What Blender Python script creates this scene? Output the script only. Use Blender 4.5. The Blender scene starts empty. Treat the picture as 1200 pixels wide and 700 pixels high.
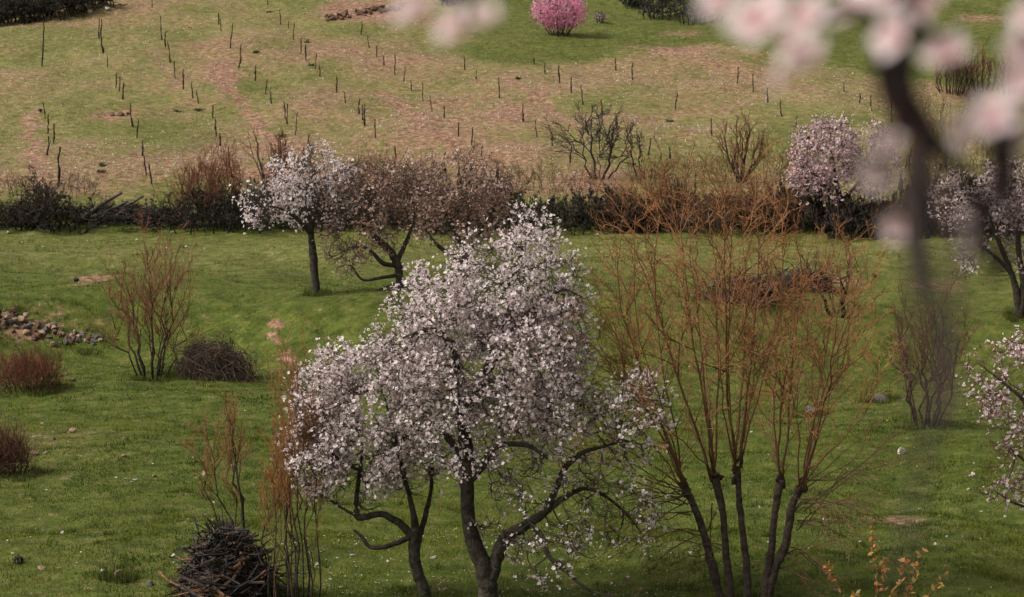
import bpy, bmesh, math
import numpy as np
from mathutils import Matrix, Vector

# ------------------------------------------------------------------ camera, sky, sun, exposure
SC = bpy.context.scene
COL = SC.collection
W, HH = 1200.0, 700.0
LENS = 93.6
FPX = LENS / 36.0 * W
PITCH = math.radians(-7.0)
CAM = np.array([0.0, 0.0, 11.0])

cd = bpy.data.cameras.new('camera')
cam = bpy.data.objects.new('camera', cd)
COL.objects.link(cam)
cam.location = CAM
cam.rotation_euler = (math.radians(90) + PITCH, 0, 0)
cd.lens = LENS
cd.sensor_width = 36.0
cd.clip_start = 0.05
cd.clip_end = 6000
cd.dof.use_dof = True
cd.dof.focus_distance = 44.0
cd.dof.aperture_fstop = 5.6
SC.camera = cam

SUN_EL, SUN_AZ = math.radians(46), math.radians(-108)      # from the left
world = bpy.data.worlds.new('World')
SC.world = world
world.use_nodes = True
wn = world.node_tree.nodes
wl = world.node_tree.links
wn.clear()
sky = wn.new('ShaderNodeTexSky')
sky.sky_type = 'NISHITA'
sky.sun_disc = False
sky.sun_elevation = SUN_EL
sky.sun_rotation = SUN_AZ
sky.air_density = 1.0
sky.dust_density = 4.0
sky.ozone_density = 1.0
hs = wn.new('ShaderNodeHueSaturation')
hs.inputs['Saturation'].default_value = 0.12
bg = wn.new('ShaderNodeBackground')
bg.inputs['Strength'].default_value = 0.13
wo = wn.new('ShaderNodeOutputWorld')
wl.new(sky.outputs[0], hs.inputs['Color'])
wl.new(hs.outputs[0], bg.inputs['Color'])
wl.new(bg.outputs[0], wo.inputs['Surface'])

sl = bpy.data.lights.new('sun', 'SUN')
sun = bpy.data.objects.new('sun', sl)
COL.objects.link(sun)
sl.energy = 2.9
sl.angle = math.radians(16)
sl.color = (1.0, 0.95, 0.88)
sdir = Vector((math.sin(SUN_AZ) * math.cos(SUN_EL), math.cos(SUN_AZ) * math.cos(SUN_EL), math.sin(SUN_EL)))
sun.rotation_euler = sdir.to_track_quat('Z', 'Y').to_euler()
sun.location = (-60, 40, 70)

vs = SC.view_settings
vs.view_transform = 'Standard'
vs.look = 'None'
vs.gamma = 1.0
vs.use_curve_mapping = False
vs.exposure = 0.36
SC.cycles.use_denoising = True
SC.cycles.max_bounces = 6
SC.cycles.transparent_max_bounces = 8

# ------------------------------------------------------------------ maths helpers
RNG = np.random.default_rng(7)


def rng_of(seed):
    return np.random.default_rng(seed)


def ray(px, py):
    """world direction of a picture point, scaled so that its y component is 1"""
    u = (np.asarray(px, float) - W / 2) / FPX
    v = (HH / 2 - np.asarray(py, float)) / FPX
    c, s = math.cos(PITCH), math.sin(PITCH)
    dy = c - v * s
    dz = s + v * c
    return u / dy, dz / dy


def at(px, py, d):
    rx, rz = ray(px, py)
    return np.stack([rx * d, np.ones_like(rx) * d, CAM[2] + rz * d], -1)


def project(P):
    x, y, z = P[..., 0], P[..., 1], P[..., 2] - CAM[2]
    c, s = math.cos(PITCH), math.sin(PITCH)
    f = y * c + z * s
    up = -y * s + z * c
    f = np.where(f > 0.01, f, 0.01)
    return W / 2 + FPX * x / f, HH / 2 - FPX * up / f


def _hash(ix, iy, seed):
    h = (ix.astype(np.int64) * 374761393 + iy.astype(np.int64) * 668265263 + seed * 974711) & 0x7fffffff
    h = ((h ^ (h >> 13)) * 1274126177) & 0x7fffffff
    return ((h ^ (h >> 16)) & 0xffff) / 65535.0


def vnoise(x, y, seed=0):
    x = np.asarray(x, float); y = np.asarray(y, float)
    ix, iy = np.floor(x), np.floor(y)
    fx, fy = x - ix, y - iy
    fx = fx * fx * (3 - 2 * fx); fy = fy * fy * (3 - 2 * fy)
    a = _hash(ix, iy, seed); b = _hash(ix + 1, iy, seed)
    c = _hash(ix, iy + 1, seed); d = _hash(ix + 1, iy + 1, seed)
    return (a * (1 - fx) + b * fx) * (1 - fy) + (c * (1 - fx) + d * fx) * fy


def fbm(x, y, seed=0, o=4):
    t, amp, s = 0.0, 1.0, 0.0
    for i in range(o):
        t = t + amp * vnoise(x * 2 ** i, y * 2 ** i, seed + i * 17)
        s += amp
        amp *= 0.5
    return t / s


def unit(v):
    return v / (np.linalg.norm(v, axis=-1, keepdims=True) + 1e-9)


def sstep(a, b, x):
    t = np.clip((x - a) / (b - a), 0, 1)
    return t * t * (3 - 2 * t)


# ------------------------------------------------------------------ terrain
def row_z(y, d):
    _, rz = ray(np.array(600.0), np.array(float(y)))
    return d, float(rz * d)


prof = [(0, -1.75), (3, -2.3), (10, -4.3), (20, -7.0), (30, -8.75)]
prof += [row_z(y, d) for y, d in ((705, 37.8), (560, 47.5), (434, 65.4), (358, 67.5), (340, 70.5), (268, 89.5), (215, 94.8), (100, 120), (0, 150))]
prof += [(200, 4.5), (300, 15), (600, 34), (3000, 36)]
_pd = np.array([p[0] for p in prof]); _pz = np.array([p[1] for p in prof])
_td = np.arange(-20, 700, 0.25)
_tz = np.interp(_td, _pd, _pz)
_k = np.exp(-0.5 * (np.arange(-8, 9) * 0.25 / 0.9) ** 2); _k /= _k.sum()
_tz = np.convolve(np.pad(_tz, 8, mode='edge'), _k, mode='valid')


def bank_wave(x, y):
    w = 1.3 * np.sin(x * 0.16 + 0.8) + 0.8 * np.sin(x * 0.37 + 2.0)
    return w * sstep(55, 65, y) * (1 - sstep(110, 130, y))


def H(x, y):
    x = np.asarray(x, float); y = np.asarray(y, float)
    w = bank_wave(x, y)
    r = np.where(y > 0, y + w, -0.2 * y)
    z = np.interp(r, _td, _tz)
    z = z + (fbm(x * 0.22, y * 0.22, 3) - 0.5) * 0.85 * sstep(20, 34, y)
    z = z + (fbm(x * 1.1, y * 1.1, 9, 3) - 0.5) * 0.13 * sstep(10, 30, y)
    z = z + (fbm(x * 0.03, y * 0.03, 21, 3) - 0.5) * 20 * sstep(170, 400, np.hypot(x, y))
    # upper left: the vineyard ends on a rounded shoulder
    return CAM[2] + z


def ground(px, py):
    """where the view ray through a picture point meets the terrain"""
    rx, rz = ray(np.array(float(px)), np.array(float(py)))
    d = np.arange(12, 320, 0.05)
    g = H(rx * d, d)
    zz = CAM[2] + rz * d
    k = np.argmax(zz <= g)
    if not zz[k] <= g[k]:
        k = int(np.argmin(np.abs(zz - g)))
    return np.array([rx * d[k], d[k], g[k]])


def ppm(d):
    return FPX / d


# ------------------------------------------------------------------ meshes and objects
def mk_mesh(name, V, quads=None, tris=None, tint=None, smooth=False):
    me = bpy.data.meshes.new(name)
    V = np.asarray(V, np.float32).reshape(-1, 3)
    q = np.zeros((0, 4), np.int32) if quads is None else np.asarray(quads, np.int32).reshape(-1, 4)
    t = np.zeros((0, 3), np.int32) if tris is None else np.asarray(tris, np.int32).reshape(-1, 3)
    me.vertices.add(len(V)); me.vertices.foreach_set('co', V.ravel())
    nl = q.size + t.size
    me.loops.add(nl)
    me.loops.foreach_set('vertex_index', np.concatenate([q.ravel(), t.ravel()]))
    me.polygons.add(len(q) + len(t))
    ls = np.concatenate([np.arange(len(q)) * 4, q.size + np.arange(len(t)) * 3]).astype(np.int32)
    me.polygons.foreach_set('loop_start', ls)
    me.polygons.foreach_set('use_smooth', np.full(len(q) + len(t), smooth, bool))
    me.update(calc_edges=True)
    if tint is not None:
        a = me.color_attributes.new('tint', 'FLOAT_COLOR', 'POINT')
        c = np.ones((len(V), 4), np.float32)
        c[:, :3] = np.asarray(tint, np.float32).reshape(-1, 3)
        a.data.foreach_set('color', c.ravel())
    return me


class Acc:
    """collects tubes, leaves and flowers; build() links ONE mesh object (world coordinates minus the parent's base)"""
    def __init__(self):
        self.V, self.Q, self.T, self.C, self.n = [], [], [], [], 0

    def add(self, V, Q=None, T=None, C=None):
        V = np.asarray(V).reshape(-1, 3)
        if Q is not None and len(Q): self.Q.append(np.asarray(Q).reshape(-1, 4) + self.n)
        if T is not None and len(T): self.T.append(np.asarray(T).reshape(-1, 3) + self.n)
        self.V.append(V)
        c = np.asarray(C, float)
        self.C.append(np.broadcast_to(c, (len(V), 3)) if c.ndim == 1 else c.reshape(-1, 3))
        self.n += len(V)
        return self

    def tubes(self, P, R, S, C):
        """P (N,K,3), R (N,K), C (3,) or (N,K,3)"""
        P = np.asarray(P, float); R = np.asarray(R, float)
        N, K, _ = P.shape
        if N == 0: return self
        T = np.gradient(P, axis=1)
        T /= np.linalg.norm(T, axis=2, keepdims=True) + 1e-9
        ref = np.where(np.abs(T[:, :1, 2:3]) < 0.85, np.array([0, 0, 1.0]), np.array([1.0, 0, 0]))
        ref = np.broadcast_to(ref, T.shape)
        A = np.cross(T, ref); A /= np.linalg.norm(A, axis=2, keepdims=True) + 1e-9
        B = np.cross(T, A)
        th = np.arange(S) * 2 * math.pi / S
        ring = A[:, :, None] * np.cos(th)[:, None] + B[:, :, None] * np.sin(th)[:, None]
        V = P[:, :, None] + ring * R[:, :, None, None]
        i = np.arange(N)[:, None, None] * K * S
        k = np.arange(K - 1)[None, :, None] * S
        s = np.arange(S)[None, None, :]
        s2 = (s + 1) % S
        Q = np.stack([i + k + s, i + k + s2, i + k + S + s2, i + k + S + s], -1).reshape(-1, 4)
        T3 = None
        if S >= 4:                      # close both ends
            e = (np.arange(N) * K * S)[:, None]
            f = np.arange(1, S - 1)[None]
            t0 = np.stack([e + 0 * f, e + f + 1, e + f], -1)
            e2 = e + (K - 1) * S
            t1 = np.stack([e2 + 0 * f, e2 + f, e2 + f + 1], -1)
            T3 = np.concatenate([t0.reshape(-1, 3), t1.reshape(-1, 3)])
        C = np.asarray(C, float)
        if C.ndim == 3: C = np.repeat(C[:, :, None], S, axis=2).reshape(-1, 3)
        return self.add(V, Q, T3, C)

    def build(self, name, mat, parent=None, smooth=False, stuff=False, base=None):
        V = np.concatenate(self.V)
        if base is None and parent is not None: base = np.array(parent['_base'])
        if base is not None: V = V - base
        me = mk_mesh(name, V, np.concatenate(self.Q) if self.Q else None, np.concatenate(self.T) if self.T else None,
                     np.concatenate(self.C), smooth)
        o = link(name, me, mat, parent)
        if parent is None and base is not None: o.location = base
        if stuff: o['kind'] = 'stuff'
        return o


def link(name, me, mat=None, parent=None):
    o = bpy.data.objects.new(name, me)
    COL.objects.link(o)
    if mat is not None and me is not None and not me.materials: me.materials.append(mat)
    if parent is not None: o.parent = parent
    return o


THINGS = []


def tag(o, label, cat, group=None):
    o['label'] = label; o['category'] = cat
    if group: o['group'] = group
    return o


def thing(name, base, label, cat, group=None):
    o = bpy.data.objects.new(name, None)
    COL.objects.link(o)
    o.empty_display_size = 0.2
    o.location = base
    o['_base'] = [float(v) for v in base]
    THINGS.append(o)
    return tag(o, label, cat, group)


# ------------------------------------------------------------------ materials
def new_mat(name):
    m = bpy.data.materials.new(name)
    m.use_nodes = True
    nt = m.node_tree
    nt.nodes.clear()
    return m, nt.nodes, nt.links


def tinted(name, rough=0.9, scale=30.0, vary=0.45, bump=0.3, bdist=0.01, transl=0.0, spec=0.2):
    """surface whose colour is the per-piece tint, broken up by grain"""
    m, n, l = new_mat(name)
    out = n.new('ShaderNodeOutputMaterial')
    at_ = n.new('ShaderNodeAttribute'); at_.attribute_name = 'tint'
    tc = n.new('ShaderNodeTexCoord')
    nz = n.new('ShaderNodeTexNoise'); nz.inputs['Scale'].default_value = scale; nz.inputs['Detail'].default_value = 4
    l.new(tc.outputs['Object'], nz.inputs['Vector'])
    mr = n.new('ShaderNodeMapRange')
    mr.inputs['From Min'].default_value = 0.3; mr.inputs['From Max'].default_value = 0.7
    mr.inputs['To Min'].default_value = 1 - vary; mr.inputs['To Max'].default_value = 1 + vary
    l.new(nz.outputs['Fac'], mr.inputs['Value'])
    mx = n.new('ShaderNodeMix'); mx.data_type = 'RGBA'; mx.blend_type = 'MULTIPLY'; mx.inputs['Factor'].default_value = 1
    l.new(at_.outputs['Color'], mx.inputs['A'])
    l.new(mr.outputs['Result'], mx.inputs['B'])
    col = mx.outputs['Result']
    p = n.new('ShaderNodeBsdfPrincipled')
    p.inputs['Roughness'].default_value = rough
    p.inputs['Specular IOR Level'].default_value = spec
    l.new(col, p.inputs['Base Color'])
    if bump:
        b = n.new('ShaderNodeBump'); b.inputs['Strength'].default_value = bump; b.inputs['Distance'].default_value = bdist
        l.new(nz.outputs['Fac'], b.inputs['Height']); l.new(b.outputs[0], p.inputs['Normal'])
    if transl:
        t = n.new('ShaderNodeBsdfTranslucent'); l.new(col, t.inputs['Color'])
        ms = n.new('ShaderNodeMixShader'); ms.inputs[0].default_value = transl
        l.new(p.outputs[0], ms.inputs[1]); l.new(t.outputs[0], ms.inputs[2]); l.new(ms.outputs[0], out.inputs[0])
    else:
        l.new(p.outputs[0], out.inputs[0])
    return m


M_BARK = tinted('bark', 0.95, 14, 0.55, 0.9, 0.03)
M_TWIG = tinted('twig_bark', 0.85, 40, 0.3, 0)
M_PETAL = tinted('petal', 0.7, 60, 0.05, 0, transl=0.42, spec=0.1)
M_LEAF = tinted('leaf', 0.7, 60, 0.2, 0, transl=0.3)
M_GRASS = tinted('grass', 0.9, 3, 0.25, 0, transl=0.3, spec=0.04)
M_STONE = tinted('stone', 0.9, 9, 0.5, 0.7, 0.02)
M_WOOD = tinted('cut_wood', 0.85, 25, 0.5, 0.5, 0.01)


def ground_material():
    m, n, l = new_mat('ground')
    out = n.new('ShaderNodeOutputMaterial')
    p = n.new('ShaderNodeBsdfPrincipled'); p.inputs['Roughness'].default_value = 0.95
    p.inputs['Specular IOR Level'].default_value = 0.1
    l.new(p.outputs[0], out.inputs[0])
    at_ = n.new('ShaderNodeAttribute'); at_.attribute_name = 'tint'
    sep = n.new('ShaderNodeSeparateColor'); l.new(at_.outputs['Color'], sep.inputs[0])   # r = bare soil, g = dryness
    tc = n.new('ShaderNodeTexCoord')

    def noise(scale, det=5, rough=0.6):
        z = n.new('ShaderNodeTexNoise')
        z.inputs['Scale'].default_value = scale; z.inputs['Detail'].default_value = det; z.inputs['Roughness'].default_value = rough
        l.new(tc.outputs['Object'], z.inputs['Vector'])
        return z.outputs['Fac']

    def ramp(fac, stops):
        r = n.new('ShaderNodeValToRGB')
        e = r.color_ramp.elements
        e[0].position, e[0].color = stops[0][0], (*stops[0][1], 1)
        e[1].position, e[1].color = stops[-1][0], (*stops[-1][1], 1)
        for s in stops[1:-1]:
            k = e.new(s[0]); k.color = (*s[1], 1)
        l.new(fac, r.inputs[0])
        return r.outputs[0]

    def math_(op, a, b, clamp=False):
        k = n.new('ShaderNodeMath'); k.operation = op; k.use_clamp = clamp
        for i, v in enumerate((a, b)):
            if isinstance(v, (int, float)): k.inputs[i].default_value = v
            else: l.new(v, k.inputs[i])
        return k.outputs[0]

    def mix(f, a, b):
        k = n.new('ShaderNodeMix'); k.data_type = 'RGBA'
        l.new(f, k.inputs['Factor']); l.new(a, k.inputs['A']); l.new(b, k.inputs['B'])
        return k.outputs['Result']

    green = ramp(noise(2.1, 9, 0.75), [(0.36, (0.028, 0.043, 0.006)), (0.5, (0.057, 0.074, 0.011)), (0.64, (0.10, 0.112, 0.020))])
    dry = ramp(noise(3.1, 9, 0.8), [(0.38, (0.070, 0.072, 0.020)), (0.5, (0.150, 0.140, 0.042)), (0.62, (0.30, 0.25, 0.11))])
    soil = ramp(noise(4.3, 8, 0.7), [(0.36, (0.070, 0.035, 0.022)), (0.5, (0.20, 0.105, 0.064)), (0.64, (0.37, 0.235, 0.16))])
    f = math_('ADD', sep.outputs[1], math_('MULTIPLY', math_('SUBTRACT', noise(2.3), 0.5), 0.9), True)
    g = mix(f, green, dry)
    s = math_('MULTIPLY', math_('SUBTRACT', math_('ADD', sep.outputs[0], math_('MULTIPLY', math_('SUBTRACT', noise(3.3, 9, 0.85), 0.5), 5.0)), 0.28), 1.8, True)
    l.new(mix(s, g, soil), p.inputs['Base Color'])
    b = n.new('ShaderNodeBump'); b.inputs['Strength'].default_value = 0.8; b.inputs['Distance'].default_value = 0.05
    l.new(noise(9.0, 8, 0.7), b.inputs['Height']); l.new(b.outputs[0], p.inputs['Normal'])
    return m


M_GROUND = ground_material()

# ------------------------------------------------------------------ ground sheet
SOIL_SPOTS = [  # picture x, y, radii, strength: bare earth that shows in the turf
    (325, 381, 13, 7, 1), (322, 396, 12, 7, .9), (338, 420, 14, 12, .9), (110, 327, 22, 5, .9), (1050, 614, 40, 6, .8),
    (425, 13, 60, 13, 1.2), (38, 165, 10, 42, 1), (600, 270, 26, 6, .8), (262, 430, 26, 10, .7), (990, 330, 30, 7, .6),
    (130, 135, 30, 8, .9), (600, 131, 22, 8, 1), (690, 212, 40, 10, .6), (640, 690, 40, 8, .25), (240, 625, 40, 6, .3),
    (780, 58, 50, 6, .7), (800, 40, 30, 5, .6), (900, 300, 60, 6, .2), (760, 300, 40, 5, .3), (30, 388, 40, 14, .7),
    (60, 512, 55, 14, .35), (1100, 335, 30, 8, .6), (1150, 22, 40, 6, .7), (330, 205, 60, 8, .7), (265, 90, 14, 20, .8)]


def ground_masks(x, y, z):
    P = np.stack([x, y, z], -1)
    px, py = project(P)
    inb = (y > 20) & (y < 400)
    sc_ = np.clip(FPX / np.maximum(y, 20), 15, 90)
    px = px + (fbm(x * 1.1, y * 0.8, 131) - 0.5) * sc_ * 1.5
    py = py + (fbm(x * 1.1, y * 0.8, 171) - 0.5) * sc_ * 0.35
    vine = sstep(252, 225, py) * inb
    n1 = fbm(x * 0.10, y * 0.10, 41); n2 = fbm(x * 0.35, y * 0.22, 51)
    # upper right of the vineyard is pasture again
    top = 62 + 14 * np.sin(px * 0.011 + 1) + sstep(820, 1000, px) * 30
    past = sstep(500, 580, px) * sstep(top + 6, top - 6, py)
    past = np.maximum(past, sstep(210, 240, px) * 0)
    soil = vine * (0.40 + 0.9 * (n1 - 0.5) + 0.9 * (n2 - 0.5))
    soil = soil + vine * 0.22 * np.exp(-((px - 480) / 260) ** 2 - ((py - 140) / 90) ** 2)
    soil = soil + vine * 0.32 * np.exp(-((px - 150) / 170) ** 2 - ((py - 195) / 28) ** 2)
    soil = soil + vine * 0.25 * np.exp(-((px - 840) / 130) ** 2 - ((py - 85) / 40) ** 2)
    soil = soil - vine * 0.28 * np.exp(-((px - 110) / 150) ** 2 - ((py - 110) / 70) ** 2)
    # worn tracks between the vine rows
    for (x0, y0, x1, y1, w, s) in ((250, 78, 325, 170, 7, .8), (455, 112, 530, 172, 6, .6), (180, 60, 230, 125, 5, .35), (600, 90, 690, 165, 6, .4)):
        t = np.clip(((px - x0) * (x1 - x0) + (py - y0) * (y1 - y0)) / ((x1 - x0) ** 2 + (y1 - y0) ** 2), 0, 1)
        dd = np.hypot(px - x0 - t * (x1 - x0), (py - y0 - t * (y1 - y0)) * 1.3)
        soil = soil + s * np.exp(-(dd / w) ** 2) * inb
    soil = soil * (1 - past * 0.92)
    meadow = (1 - vine) * inb
    soil = soil + meadow * np.clip((n2 - 0.72) * 1.8, 0, 0.4)
    for (sx, sy, rx, ry, st) in SOIL_SPOTS:
        soil = soil + st * np.exp(-(((px - sx) / rx) ** 2 + ((py - sy) / ry) ** 2) ** 1.5) * inb
    dry = vine * (0.72 + (n2 - 0.5) * 0.9) * (1 - past * 0.75)
    strip = np.exp(-((py - 292) / 30) ** 2) * 0.4
    dry = dry + meadow * (0.02 + strip + 0.5 * (n1 - 0.45))
    far = (y >= 400) | (y < 20)
    soil = np.where(far, 0.1 + 0.4 * (n1 - 0.5), soil); dry = np.where(far, 0.4 + (n1 - 0.5), dry)
    return np.clip(soil, 0, 1.2), np.clip(dry, 0, 1.1), vine, past


ang = np.concatenate([np.radians(np.arange(-180, -14, 4.0)), np.radians(np.linspace(-14, 14, 250)), np.radians(np.arange(18, 180, 4.0))])
rad = np.concatenate([np.array([0.4, 1, 2, 4, 6, 9, 12, 16, 20, 24, 28]), np.arange(31, 100, 0.29), np.arange(100, 165, 0.42), np.geomspace(165, 3200, 60)])
A_, R_ = np.meshgrid(ang, rad)
gx, gy = np.sin(A_) * R_, np.cos(A_) * R_
gz = H(gx, gy)
so, dr, vi, pa = ground_masks(gx, gy, gz)
na, nr = len(ang), len(rad)
ii, jj = np.meshgrid(np.arange(nr - 1), np.arange(na), indexing='ij')
j2 = (jj + 1) % na
Qg = np.stack([ii * na + jj, (ii + 1) * na + jj, (ii + 1) * na + j2, ii * na + j2], -1)[..., ::-1].reshape(-1, 4)
Vg = np.stack([gx, gy, gz], -1).reshape(-1, 3)
Vg = np.concatenate([Vg, [[0, 0, float(H(0, 0.0))]]])
Tg = np.stack([np.full(na, len(Vg) - 1), np.arange(na), (np.arange(na) + 1) % na], -1)[:, ::-1]
tint = np.stack([so, dr, np.zeros_like(so)], -1).reshape(-1, 3)
tint = np.concatenate([tint, [[0.2, 0.4, 0]]])
gmesh = mk_mesh('ground', Vg, Qg, Tg, tint, True)
go = link('ground', gmesh, M_GROUND)
go['kind'] = 'structure'
tag(go, 'green meadow rising to a stony brown vineyard slope', 'ground')


# ------------------------------------------------------------------ grass
def blades(px0, px1, py0, py1, n, h0, h1, w, seed, keep, colour, lean=0.7):
    """n blades spread evenly over the part of the ground that the picture shows"""
    r = rng_of(seed)
    lo_d, hi_d = ground(600, py1)[1] - 2, ground(600, py0)[1] + 3
    # depth density ~ 1/d^2 keeps the cover even at every distance
    u = r.random(n)
    d = 1 / (1 / lo_d + u * (1 / hi_d - 1 / lo_d))
    x = (px0 - 600 + (px1 - px0) * r.random(n)) / FPX * d * 1.0
    y = d
    z = H(x, y)
    m = keep(x, y, z, r)
    x, y, z = x[m], y[m], z[m]
    n = len(x)
    clump = vnoise(x * 2.2, y * 2.2, 77)
    big = sstep(0.62, 0.8, vnoise(x * 0.7, y * 0.7, 78)) * sstep(0.5, 0.8, vnoise(x * 3.1, y * 3.1, 79))
    h = (h0 + (h1 - h0) * r.random(n) ** 1.6) * (0.55 + 0.9 * clump + 1.3 * big)
    th = r.random(n) * 2 * math.pi
    la = r.random(n) * 2 * math.pi
    ln = lean * r.random(n) * h
    wv = w * (0.7 + 0.6 * r.random(n)) * np.sqrt(d.mean() and y / 60.0)
    B = np.stack([x, y, z - 0.01], -1)
    off = np.stack([np.cos(th) * wv, np.sin(th) * wv, np.zeros(n)], -1)
    top = B + np.stack([np.cos(la) * ln, np.sin(la) * ln, h], -1)
    V = np.stack([B - off, B + off, top], 1)
    T = np.arange(n * 3).reshape(-1, 3)
    C = np.repeat(colour(x, y, z, r)[:, None], 3, axis=1)
    return V.reshape(-1, 3), T, C.reshape(-1, 3)


def lerp3(a, b, t):
    return np.asarray(a) * (1 - t[:, None]) + np.asarray(b) * t[:, None]


def meadow_keep(x, y, z, r):
    s, d, v, p = ground_masks(x, y, z)
    return (r.random(len(x)) > s * 1.5) & (v < 0.5)


def meadow_col(x, y, z, r):
    s, d, v, p = ground_masks(x, y, z)
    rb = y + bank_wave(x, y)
    bank = sstep(63.6, 64.6, rb) * (1 - sstep(66.6, 67.6, rb)) * (0.55 + 0.6 * fbm(x * 0.2, y * 0.2, 66))  # bank blades darkened: lusher grass, plus the slope's shade put into their colour
    tone = fbm(x * 0.35, y * 0.22, 61) * 1.7 - 0.45 + d * 0.45 - 1.0 * bank + 0.4 * np.exp(-((rb - 69.5) / 1.6) ** 2) + (vnoise(x * 2.2, y * 1.3, 64) - 0.5) * 0.7 + (vnoise(x * 6, y * 3.5, 65) - 0.5) * 0.5  # lit top edge of the bank painted in as lighter, yellower blades
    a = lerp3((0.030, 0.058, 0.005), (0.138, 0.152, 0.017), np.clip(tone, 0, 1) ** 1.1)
    a = a * (0.75 + 0.5 * r.random((len(x), 1)))
    old = r.random(len(x)) < 0.05
    a[old] = np.array([0.19, 0.16, 0.07])
    return a


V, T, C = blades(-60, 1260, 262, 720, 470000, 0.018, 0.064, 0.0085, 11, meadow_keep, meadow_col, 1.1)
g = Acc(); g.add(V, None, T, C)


def tufts(cx, cy, spread, per, h0, h1, seed, pal):
    """taller tufts: per blades round each centre"""
    r = rng_of(seed)
    n = len(cx) * per
    sp_ = np.repeat(np.broadcast_to(spread, len(cx)), per)
    a_ = r.random(n) * 6.283; q_ = np.sqrt(r.random(n))
    x = np.repeat(cx, per) + np.cos(a_) * q_ * sp_; y = np.repeat(cy, per) + np.sin(a_) * q_ * sp_
    h = h0 + (h1 - h0) * r.random(n) ** 2
    B = np.stack([x, y, H(x, y) - 0.01], -1)
    th = r.random(n) * 6.283
    o_ = np.stack([np.cos(th), np.sin(th), 0 * th], -1) * 0.006
    tip = B + np.stack([np.cos(a_) * h * 0.5 * r.random(n), np.sin(a_) * h * 0.5 * r.random(n), h], -1)
    c = np.asarray(pal)[r.integers(len(pal), size=n)] * (0.7 + 0.6 * r.random((n, 1)))
    g.add(np.stack([B - o_, B + o_, tip], 1), None, np.arange(n * 3).reshape(-1, 3), np.repeat(c, 3, 0))


_r = rng_of(15)
_d = 1 / (1 / 36.0 + _r.random(900) * (1 / 90.0 - 1 / 36.0))
_x = (_r.random(900) * 1300 - 650) / FPX * _d
tufts(_x, _d, 0.05 + 0.10 * _r.random(900), 26, 0.05, 0.15, 16, [(0.03, 0.055, 0.008), (0.06, 0.085, 0.014), (0.10, 0.115, 0.022), (0.16, 0.14, 0.05)])
_d = 1 / (1 / 36.0 + _r.random(260) * (1 / 90.0 - 1 / 36.0))
_x = (_r.random(260) * 1300 - 650) / FPX * _d
tufts(_x, _d, 0.10, 5, 0.10, 0.28, 17, [(0.20, 0.15, 0.07), (0.15, 0.10, 0.05)])
for (_px, _py, _rad) in ((572, 712, .30), (500, 706, .2), (850, 712, .22), (876, 712, .18), (896, 712, .25), (268, 697, .95), (345, 712, .6), (245, 442, 1.0), (178, 443, .5), (371, 345, .3), (470, 338, .35), (1085, 500, .5),
                         (30, 457, .9), (4, 555, .8), (139, 678, .22), (951, 488, .3), (1030, 471, .35), (60, 392, 1.2), (20, 384, .8), (100, 400, .6), (872, 352, 1.1), (1195, 372, .3)):
    _g = ground(_px, _py)
    _n = 40
    _a = _r.random(_n) * 6.283
    _q = _rad * (0.75 + 0.4 * _r.random(_n))
    tufts(_g[0] + np.cos(_a) * _q, _g[1] + np.sin(_a) * _q, 0.12, 22, 0.06, 0.22, 18 + _px, [(0.03, 0.055, 0.008), (0.055, 0.08, 0.013), (0.10, 0.11, 0.024), (0.15, 0.13, 0.05)])
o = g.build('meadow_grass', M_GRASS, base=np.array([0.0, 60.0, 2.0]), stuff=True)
tag(o, 'short green grass covering the meadow below the hedge', 'grass')


def vine_keep(x, y, z, r):
    s, d, v, p = ground_masks(x, y, z)
    return (r.random(len(x)) > s * 1.6) & (v > 0.3) & (vnoise(x * 0.9, y * 0.9, 5) + 0.5 * p + 0.25 * r.random(len(x)) > 0.45)


def vine_col(x, y, z, r):
    s, d, v, p = ground_masks(x, y, z)
    a = lerp3((0.085, 0.095, 0.016), (0.26, 0.215, 0.075), np.clip(d * 0.8 + 0.5 * (r.random(len(x)) - 0.5), 0, 1))
    return a * (0.75 + 0.5 * r.random((len(x), 1)))


V, T, C = blades(-60, 1260, -25, 240, 330000, 0.02, 0.075, 0.011, 12, vine_keep, vine_col, 1.1)
g = Acc(); g.add(V, None, T, C)
o = g.build('hillside_grass', M_GRASS, base=np.array([0.0, 120.0, 6.0]), stuff=True)
tag(o, 'thin dry tufted grass between bare soil on the vineyard slope', 'grass')


# ------------------------------------------------------------------ stones
def rock_mesh(name, seed, flat=0.62):
    r = rng_of(seed)
    bm = bmesh.new()
    for p in unit(r.normal(size=(15, 3))) * (0.75 + 0.35 * r.random((15, 1))):
        bm.verts.new((p[0], p[1] * 0.82, p[2] * flat))
    res = bmesh.ops.convex_hull(bm, input=bm.verts)
    bmesh.ops.delete(bm, geom=[v for v in bm.verts if not v.link_faces], context='VERTS')
    bmesh.ops.bevel(bm, geom=bm.edges[:], offset=0.07, segments=1, affect='EDGES', profile=0.5)
    bmesh.ops.triangulate(bm, faces=bm.faces[:])
    me = bpy.data.meshes.new(name)
    bm.to_mesh(me); bm.free()
    return me


def tint_mesh(me, col, mat, var=0.15, seed=0):
    a = me.color_attributes.new('tint', 'FLOAT_COLOR', 'POINT')
    n = len(me.vertices)
    c = np.ones((n, 4), np.float32)
    c[:, :3] = np.array(col) * (1 + var * (rng_of(seed).random((n, 1)) - 0.5))
    a.data.foreach_set('color', c.ravel())
    me.materials.append(mat)
    return me


STONE_COL = {'pale': (0.46, 0.41, 0.34), 'tan': (0.27, 0.18, 0.12), 'grey': (0.10, 0.088, 0.075), 'dark': (0.035, 0.03, 0.027), 'rust': (0.105, 0.060, 0.040)}
STONES = {k: [tint_mesh(rock_mesh('stone', 100 + i * 7 + j), c, M_STONE, 0.2, j) for j in range(5)] for i, (k, c) in enumerate(STONE_COL.items())}
SM = [0]


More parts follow.
